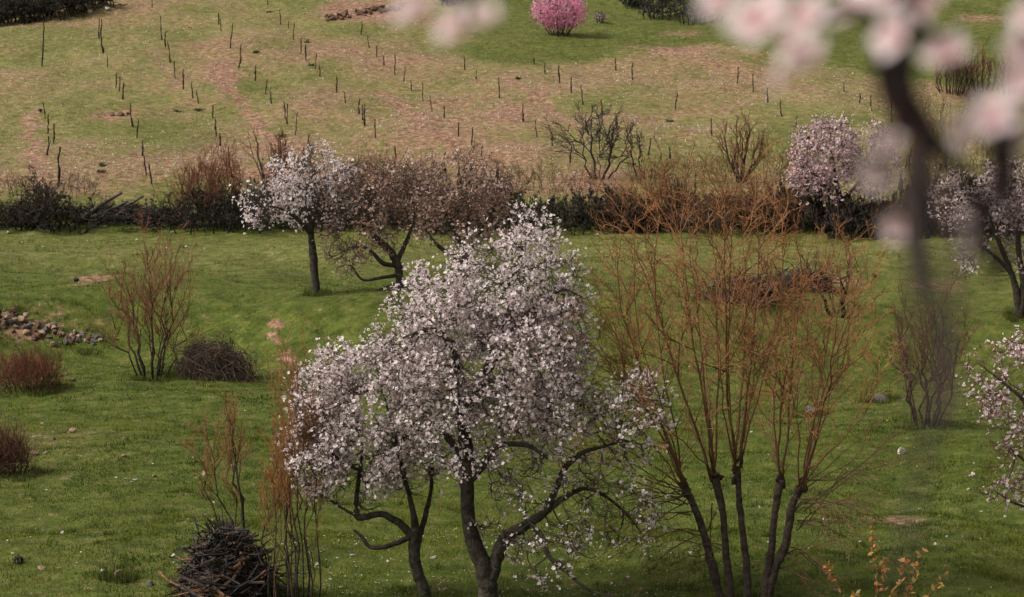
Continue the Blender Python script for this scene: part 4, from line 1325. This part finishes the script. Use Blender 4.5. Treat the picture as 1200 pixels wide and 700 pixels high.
flower_bush('blossom_bush', 'rounded bright pink blossoming bush on the green upper slope', 656, 41, -8, 66, 501, [(0.74, 0.34, 0.50), (0.68, 0.27, 0.43), (0.80, 0.46, 0.58), (0.58, 0.22, 0.35)], 0.05, 3600)
flower_bush('blossom_bush', 'tiny whitish bush to the right of the bright pink one', 704, 27, 14, 18, 502, [(0.45, 0.38, 0.38), (0.3, 0.25, 0.24)], 0.04, 160, 10)
i = 0
for px, py, top, w, lab in ((742, 8, -14, 26, 'small dark round shrub on the green upper slope'), (775, 22, -16, 48, 'grey-brown leafless thicket at the top of the slope'),
                            (812, 28, -14, 50, 'larger dark thicket half behind the blurred petals'), (528, 6, -16, 30, 'dark shrub at the top of the slope between the blurred flowers')):
    shrub_px('far_shrub', lab, px, py, top, w, 16, 520 + i, (0.03, 0.026, 0.025), (0.06, 0.05, 0.045), r0=0.03, lv=(5, 4, 2), thin=0.008, foot=0.42, up=0.1, low=0.03, wild=0.07, leaf=(3, 0.10, [(0.03, 0.034, 0.022), (0.045, 0.04, 0.032)]))
    i += 1
for px, py, top, w in ((-10, 30, -10, 46), (20, 27, -12, 46), (45, 23, -10, 44), (68, 19, -14, 44), (92, 14, -14, 40), (116, 7, -18, 40), (5, 14, -30, 60), (50, 6, -34, 60)):
    shared_shrub('thicket', 3, 'far_shrub', 'dark brambly shrub in the thicket above the vineyard edge', px, py, top, w, 20, 530 + i, (0.026, 0.02, 0.018), (0.05, 0.035, 0.03), group='thicket above the vineyard',
             r0=0.03, lv=(5, 4, 2), thin=0.008, foot=0.42, up=0.05, low=0.03, wild=0.09, leaf=(4, 0.10, HEDGE_LEAF + [(0.06, 0.07, 0.025)]))
    i += 1
for px, py, top, w in ((1115, 110, 60, 60), (1150, 105, 55, 50), (1185, 112, 64, 46)):
    shrub_px('far_shrub', 'rusty shrub on the upper slope behind the blurred blossoms', px, py, top, w, 18, 560 + i, (0.04, 0.026, 0.02), (0.15, 0.065, 0.04), group='rusty shrubs behind the blurred blossoms', r0=0.03, lv=(5, 4), thin=0.01, foot=0.3, up=0.3)
    i += 1
# low green weeds in the hedge foot and the slope
i = 0
for px, py, w in ((232, 118 + 12, 9), (120, 195, 9), (118, 202, 8), (300, 62, 5), (365, 77, 8), (316, 15, 6), (607, 93, 5), (785, 143, 8), (207, 131, 10), (330, 160, 12), (95, 262, 16), (140, 264, 18), (115, 262, 14), (205, 264, 16), (330, 268, 14), (360, 50, 6)):
    p = ground(px, py); s = ppm(p[1]); r = rng_of(600 + i)
    a = Acc(); n = 70
    q = r.normal(size=(n, 3)) * np.array([w / s * 0.25, w / s * 0.25, 0.02]); q[:, 2] = np.abs(q[:, 2])
    leaves(a, p + q, r.normal(size=(n, 3)) * 0.6 + np.array([0, 0, 1.2]), 0.12, r, [(0.05, 0.08, 0.022), (0.075, 0.105, 0.03), (0.045, 0.065, 0.03)], 0.5)
    o = a.build('leafy_weed', M_LEAF, base=p)
    tag(o, 'small green leafy weed growing low on the slope and hedge foot', 'weed', 'low green weeds')
    i += 1

# ------------------------------------------------------------------ vine stakes
STAKES = [(49, 78, 52), (116, 46, 24), (121, 63, 40), (126, 79, 14), (136, 103, 18), (140, 108, 18), (144, 117, 20), (190, 47, 28), (194, 55, 18), (199, 74, 27), (206, 92, 20), (215, 105, 24), (226, 116, 19),
          (233, 122, 15), (178, 9, 10), (53, 140, 20), (56, 157, 22), (63, 168, 23), (55, 182, 22), (67, 218, 46), (156, 149, 28), (160, 162, 22), (167, 183, 18), (172, 205, 23), (178, 216, 24), (257, 29, 13), (260, 37, 14),
          (270, 57, 30), (279, 80, 28), (299, 95, 18), (311, 111, 17), (318, 122, 18), (335, 139, 20), (329, 29, 17), (338, 34, 9), (344, 47, 20), (352, 63, 19), (359, 71, 18), (369, 81, 18), (375, 90, 14), (395, 109, 20),
          (405, 121, 13), (420, 134, 18), (425, 141, 18), (423, 41, 15), (433, 57, 15), (441, 67, 13), (450, 78, 12), (463, 88, 24), (473, 96, 18), (314, 6, 8), (250, 139, 15), (253, 160, 20), (258, 172, 16), (268, 194, 22), (273, 208, 14),
          (336, 146, 24), (346, 159, 28), (360, 171, 13), (427, 148, 26), (440, 162, 22), (464, 186, 14), (483, 107, 12), (495, 119, 22), (506, 132, 20), (520, 139, 15), (545, 83, 15), (558, 93, 11), (586, 115, 24),
          (626, 76, 8), (639, 87, 13), (656, 98, 21), (669, 109, 20), (683, 123, 22), (706, 134, 16), (613, 143, 20), (630, 161, 20), (648, 172, 17), (537, 160, 16), (553, 171, 22), (564, 183, 12), (668, 191, 20), (722, 83, 14),
          (741, 94, 20), (759, 182, 20), (863, 98, 19), (882, 108, 21), (899, 121, 18), (916, 137, 20), (792, 129, 20), (834, 159, 20), (785, 187, 14), (989, 108, 10), (1007, 121, 12), (1022, 130, 18), (1045, 144, 28), (722, 150, 14), (933, 150, 12)]
_line = [((49, 78), (67, 218), 'first'), ((116, 46), (178, 216), 'second'), ((190, 47), (273, 208), 'third'), ((257, 29), (360, 171), 'fourth'), ((329, 29), (464, 186), 'fifth'), ((423, 41), (564, 183), 'sixth'),
         ((535, 60), (668, 191), 'seventh'), ((626, 76), (759, 182), 'eighth'), ((722, 83), (834, 159), 'ninth'), ((863, 98), (933, 150), 'tenth'), ((989, 108), (1045, 144), 'eleventh')]


def row_of(px, py):
    best = min(_line, key=lambda q: abs(q[0][0] + (q[1][0] - q[0][0]) * (py - q[0][1]) / (q[1][1] - q[0][1]) - px))
    return best[2]


for k, (px, py, h) in enumerate(STAKES):
    p = ground(px, py); r = rng_of(700 + k)
    hm = h / ppm(p[1])
    n = 8
    s = np.linspace(0, 1, n)
    lean = r.normal() * 0.06
    P = np.stack([lean * s * hm + 0.03 * np.cumsum(r.normal(size=n)) * hm * 0.6, 0.02 * r.normal(size=n), -0.05 + s * (hm + 0.05)], -1)
    P[0, :2] = 0
    rad0 = 0.027 + 0.016 * r.random() + (0.012 if h > 35 else 0)
    Rr = rad0 * (1 - 0.35 * s) * (1 + 0.22 * r.normal(size=n))
    col = np.array([(0.022, 0.017, 0.015), (0.03, 0.021, 0.017), (0.06, 0.028, 0.02)][r.choice(3, p=[.5, .32, .18])])
    a = Acc(); a.tubes(P[None], np.abs(Rr)[None], 6, col)
    if r.random() < 0.6:                       # stub of an old cane
        j = int(r.integers(3, 7))
        e = P[j] + np.array([r.normal() * 0.12, r.normal() * 0.1, 0.10 + 0.1 * r.random()])
        a.tubes(np.stack([P[j], (P[j] + e) / 2 + 0.01, e])[None], np.array([[0.014, 0.011, 0.007]]), 5, col)
    o = a.build('vine_stake', M_BARK, base=np.zeros(3))
    o.location = p
    if h > 38:
        lab = {49: 'tall thin dark vine stake alone near the thicket corner', 121: 'tall dark leaning vine stake next to a shorter twin below the thicket', 67: 'thick knotty vine stock just above the hedge at the worn track'}[px]
        tag(o, lab, 'stake', 'vine stakes')
    else:
        w_ = row_of(px, py)
        tag(o, 'short dark vine stake in the ' + w_ + ' vine row counting from the worn track', 'stake', 'vine stakes of the ' + w_ + ' row')
stone_at(48, 133, 9, 'dark', 'black round clod next to a vine stake on the worn track', lift=0.6, hfac=1.3)
for px, py, w in ((132, 136, 10), (142, 136, 14), (150, 135, 8)):
    stone_at(px, py, w, 'rust', 'reddish clod in the low earth mound among the vine rows', 'reddish clods of the low earth mound', lift=0.3)
r = rng_of(790)
mp = ground(428, 18)
mound = thing('earth_mound', mp, 'heap of freshly dug red-brown clods at the vineyard top', 'earth mound')
for k in range(60):
    px = 382 + 92 * r.random(); top_ = 20 - 14 * (px - 375) / 95
    stone_at(px, top_ + r.random() * 7, 5 + 7 * r.random(), 'rust', parent=mound, lift=0.2 + 0.5 * r.random())

# ------------------------------------------------------------------ fresh orange sprouts at the lower edge
p = ground(1035, 735)
t = thing('leafy_sprout', p, 'cluster of thin sprouts with fresh orange leaves by the right meadow edge', 'sprout')
r = rng_of(810)
st, lv = Acc(), Acc()
s = np.linspace(0, 1, 8)
for ex, ey, w in ((1022, 602, 1), (1035, 650, .8), (1083, 628, .9), (968, 662, .7), (1112, 668, .7), (1000, 690, .6), (1060, 655, .6), (1045, 690, .5), (1075, 670, .5)):
    e = at(np.array(float(ex)), np.array(float(ey)), p[1] + r.normal() * 0.25)
    b0 = p + np.array([(ex - 1035) / ppm(p[1]) * 0.35, r.normal() * 0.1, -0.03])
    P = b0 + (e - b0) * s[:, None] + r.normal(size=(8, 3)) * 0.015
    st.tubes(P[None], (0.007 * (1 - 0.6 * s))[None], 4, (0.10, 0.06, 0.03))
    lp, lt = along(P[None], 34, 0.3, 1.0, r)
    leaves(lv, lp, r.normal(size=lp.shape), 0.085, r, [(0.50, 0.17, 0.05), (0.36, 0.19, 0.05), (0.30, 0.22, 0.06), (0.48, 0.22, 0.09)], 0.55)
st.build('stem', M_TWIG, t, smooth=True, stuff=True)
lv.build('foliage', M_LEAF, t, stuff=True)

# ------------------------------------------------------------------ the near almond whose branch hangs before the lens
nb = np.array([1.35, 2.3, float(H(1.35, 2.3))])
near = thing('almond_tree', nb, 'near almond tree whose blurred blossoming twigs hang into the view', 'tree')
DN = 1.55


def n3(px, py, d=DN):
    return at(np.array(float(px)), np.array(float(py)), d)


limb(near, 'trunk', [nb - [0, 0, .06], nb + [0.03, 0.02, 0.8], nb + [-0.05, -0.05, 1.6], nb + [-0.1, -0.1, 2.3], [1.0, 2.0, CAM[2] + 0.75]], [.10, .085, .075, .06, .045], M_BARK, DARK_BARK, seed=1)
limb(near, 'limb', [[1.05, 2.03, CAM[2] + 0.66], [0.75, 1.85, CAM[2] + 0.52], [0.5, 1.7, CAM[2] + 0.34], [0.33, 1.6, CAM[2] + 0.18], n3(1062, -70)], [.03, .022, .016, .011, .009], M_BARK, DARK_BARK, seed=2)
limb(near, 'limb', [[0.5, 1.7, CAM[2] + 0.34], [0.2, 1.62, CAM[2] + 0.22], [0.0, 1.56, CAM[2] + 0.1], n3(560, -60), n3(548, 25)], [.012, .008, .006, .004, .003], M_BARK, DARK_BARK, seed=3)
limb(near, 'twig', [n3(1062, -80), n3(1056, 40), n3(1060, 110), n3(1082, 175), n3(1080, 270, 1.45), n3(1102, 380, 1.3)], [.009, .009, .008, .006, .0042, .003], M_BARK, (0.02, 0.014, 0.012), seed=4)
limb(near, 'twig', [n3(1102, 370, 1.3), n3(1104, 450, 1.15), n3(1076, 570, 1.05), n3(1046, 720, 1.0)], [.0034, .0028, .002, .0012], M_BARK, (0.02, 0.014, 0.012), seed=5)
limb(near, 'twig', [n3(1058, 60), n3(1030, 30), n3(990, 10), n3(930, 35), n3(870, 20)], [.005, .004, .0035, .003, .002], M_BARK, (0.04, 0.02, 0.018), seed=6)
limb(near, 'twig', [n3(1060, 20), n3(1100, 55), n3(1140, 110), n3(1165, 170), n3(1160, 240), n3(1140, 300)], [.006, .0055, .005, .0045, .004, .0025], M_BARK, (0.025, 0.016, 0.014), seed=7)
limb(near, 'twig', [n3(1210, -80), n3(1205, 60), n3(1190, 140), n3(1175, 210), n3(1160, 260)], [.005, .0045, .004, .003, .002], M_BARK, (0.025, 0.016, 0.014), seed=8)
limb(near, 'twig', [n3(1064, 110), n3(1045, 160), n3(1035, 210), n3(1042, 265)], [.004, .003, .0025, .002], M_BARK, (0.04, 0.02, 0.018), seed=9)
limb(near, 'twig', [[0.1, 1.6, CAM[2] + 0.15], n3(520, -60, 1.5), n3(492, 5, 1.5)], [.004, .003, .002], M_BARK, DARK_BARK, seed=10)


limb(near, 'twig', [n3(1060, 100), n3(1096, 165), n3(1128, 205), n3(1150, 262), n3(1166, 330)], [.006, .006, .0055, .0045, .003], M_BARK, (0.022, 0.014, 0.012), seed=13)
limb(near, 'twig', [n3(1040, 20), n3(1030, 70), n3(1048, 120), n3(1078, 165)], [.005, .0055, .006, .006], M_BARK, (0.03, 0.014, 0.014), seed=14)
limb(near, 'twig', [n3(1195, 90), n3(1182, 190), n3(1188, 260), n3(1172, 320)], [.005, .005, .004, .0025], M_BARK, (0.022, 0.014, 0.012), seed=15)
limb(near, 'twig', [n3(1076, 175), n3(1108, 240, 1.4), n3(1122, 330, 1.25), n3(1112, 430, 1.15), n3(1120, 500, 1.1)], [.004, .0035, .003, .0022, .0012], M_BARK, (0.035, 0.02, 0.014), seed=11)
limb(near, 'twig', [n3(1072, 160), n3(1064, 250, 1.4), n3(1074, 340, 1.25), n3(1066, 420, 1.2), n3(1078, 480, 1.15)], [.004, .0035, .003, .0022, .0012], M_BARK, (0.035, 0.02, 0.014), seed=12)


def petal_mesh():
    nu, nv = 6, 5
    V = []
    for a in range(nu):
        u = a / (nu - 1)
        w = 0.46 * math.sin(math.pi * min(1, 0.10 + 0.86 * u ** 0.75)) ** 0.8
        for b_ in range(nv):
            v = b_ / (nv - 1) * 2 - 1
            notch = 0.05 * (1 - abs(v)) * (u > 0.9)
            V.append([u - notch + 0.02 * math.cos(v * 3), v * w, 0.30 * u ** 1.5 + 0.10 * v * v * u + 0.02 * math.sin(v * 7 + u * 5)])
    V = np.array(V)
    Q = [[a * nv + b_, (a + 1) * nv + b_, (a + 1) * nv + b_ + 1, a * nv + b_ + 1] for a in range(nu - 1) for b_ in range(nv - 1)]
    u = V[:, 0]
    C = lerp3((0.58, 0.22, 0.26), (0.80, 0.70, 0.68), np.clip(u * 1.6, 0, 1))
    me = mk_mesh('petal', V, Q, None, C, True)
    me.materials.append(M_PETAL)
    return me


def heart_mesh():
    a = Acc()
    s = np.linspace(0, 1, 4)
    prof_ = np.array([[0, 0, -0.42], [0, 0, -0.25], [0, 0, -0.1], [0, 0, 0.04]])
    a.tubes(prof_[None], np.array([[0.06, 0.15, 0.17, 0.13]]), 8, (0.22, 0.055, 0.045))
    r = rng_of(3)
    for k in range(18):
        th = k * 2.399
        e = np.array([math.cos(th) * 0.26 * math.sqrt((k + 1) / 18), math.sin(th) * 0.26 * math.sqrt((k + 1) / 18), 0.42 + 0.05 * r.normal()])
        a.tubes(np.stack([e * [.2, .2, 0], e * [.7, .7, .55], e])[None], np.array([[.01, .01, .012]]), 3, (0.62, 0.35, 0.38))
        a.tubes(np.stack([e, e + [0, 0, .025], e + [0, 0, .05]])[None], np.array([[.02, .03, .015]]), 4, (0.55, 0.36, 0.10))
    me = mk_mesh('flower_heart', np.concatenate(a.V), np.concatenate(a.Q), np.concatenate(a.T), np.concatenate(a.C), True)
    me.materials.append(M_PETAL)
    return me


PM, HM = petal_mesh(), heart_mesh()
r = rng_of(840)
for (px, py, wpx, d, fx, fy) in ((488, 10, 82, 1.5, 0, .6), (535, 30, 72, 1.55, -.5, .4), (568, 20, 55, 1.55, .6, .4), (850, 0, 90, DN, -.3, .2), (885, 25, 100, DN, .1, .2), (925, 55, 78, DN, -.2, -.1), (960, 70, 74, DN, .3, 0), (915, 85, 62, DN, -.4, -.4), (905, 5, 70, DN, 0, .6),
                                 (940, 20, 80, DN, 0, .5), (1000, 12, 90, DN, -.2, .5), (1040, -8, 90, DN, .2, .6), (1035, 40, 80, DN, -.3, 0), (1075, 30, 84, DN, .3, .2), (1105, 62, 84, DN, .3, 0), (1085, 5, 80, DN, .1, .7), (1150, 135, 86, DN, .4, 0), 
                                 (1142, 160, 70, DN, 0, -.6), (1172, 128, 58, DN, .7, .1), (1030, 205, 62, DN, -.2, -.2), (1040, 168, 54, DN, .1, .3), (1042, 262, 44, DN, 0, -.7), (1200, 60, 74, DN, .2, .2), (1190, 95, 66, DN, -.3, -.2), (1195, 165, 70, DN, .2, -.3), (1150, 290, 46, DN, 0, -.5),
                                 (1150, 262, 36, DN, .3, .1), (1205, 20, 70, DN, -.3, .3)):
    f = bpy.data.objects.new('blossom', HM); COL.objects.link(f); f.parent = near
    f.location = n3(px, py, d) - nb + r.normal(size=3) * np.array([0, .03, 0])
    s = wpx * 0.78 / 2 / ppm(d)
    f.scale = (s, s, s)
    nrm = unit(np.array([fx * 0.7 - 0.55, -0.7 + 0.4 * r.normal(), fy * 0.7 + 0.4]))
    f.rotation_mode = 'QUATERNION'
    f.rotation_quaternion = Vector(nrm).to_track_quat('Z', 'Y')
    sp0 = r.random() * 1.2
    for k in range(5):
        q = bpy.data.objects.new('petal', PM); COL.objects.link(q); q.parent = f
        q.rotation_euler = (r.normal() * 0.08, r.normal() * 0.12, sp0 + k * 2 * math.pi / 5 + r.normal() * 0.06)

for t in THINGS:
    if '_base' in t: del t['_base']
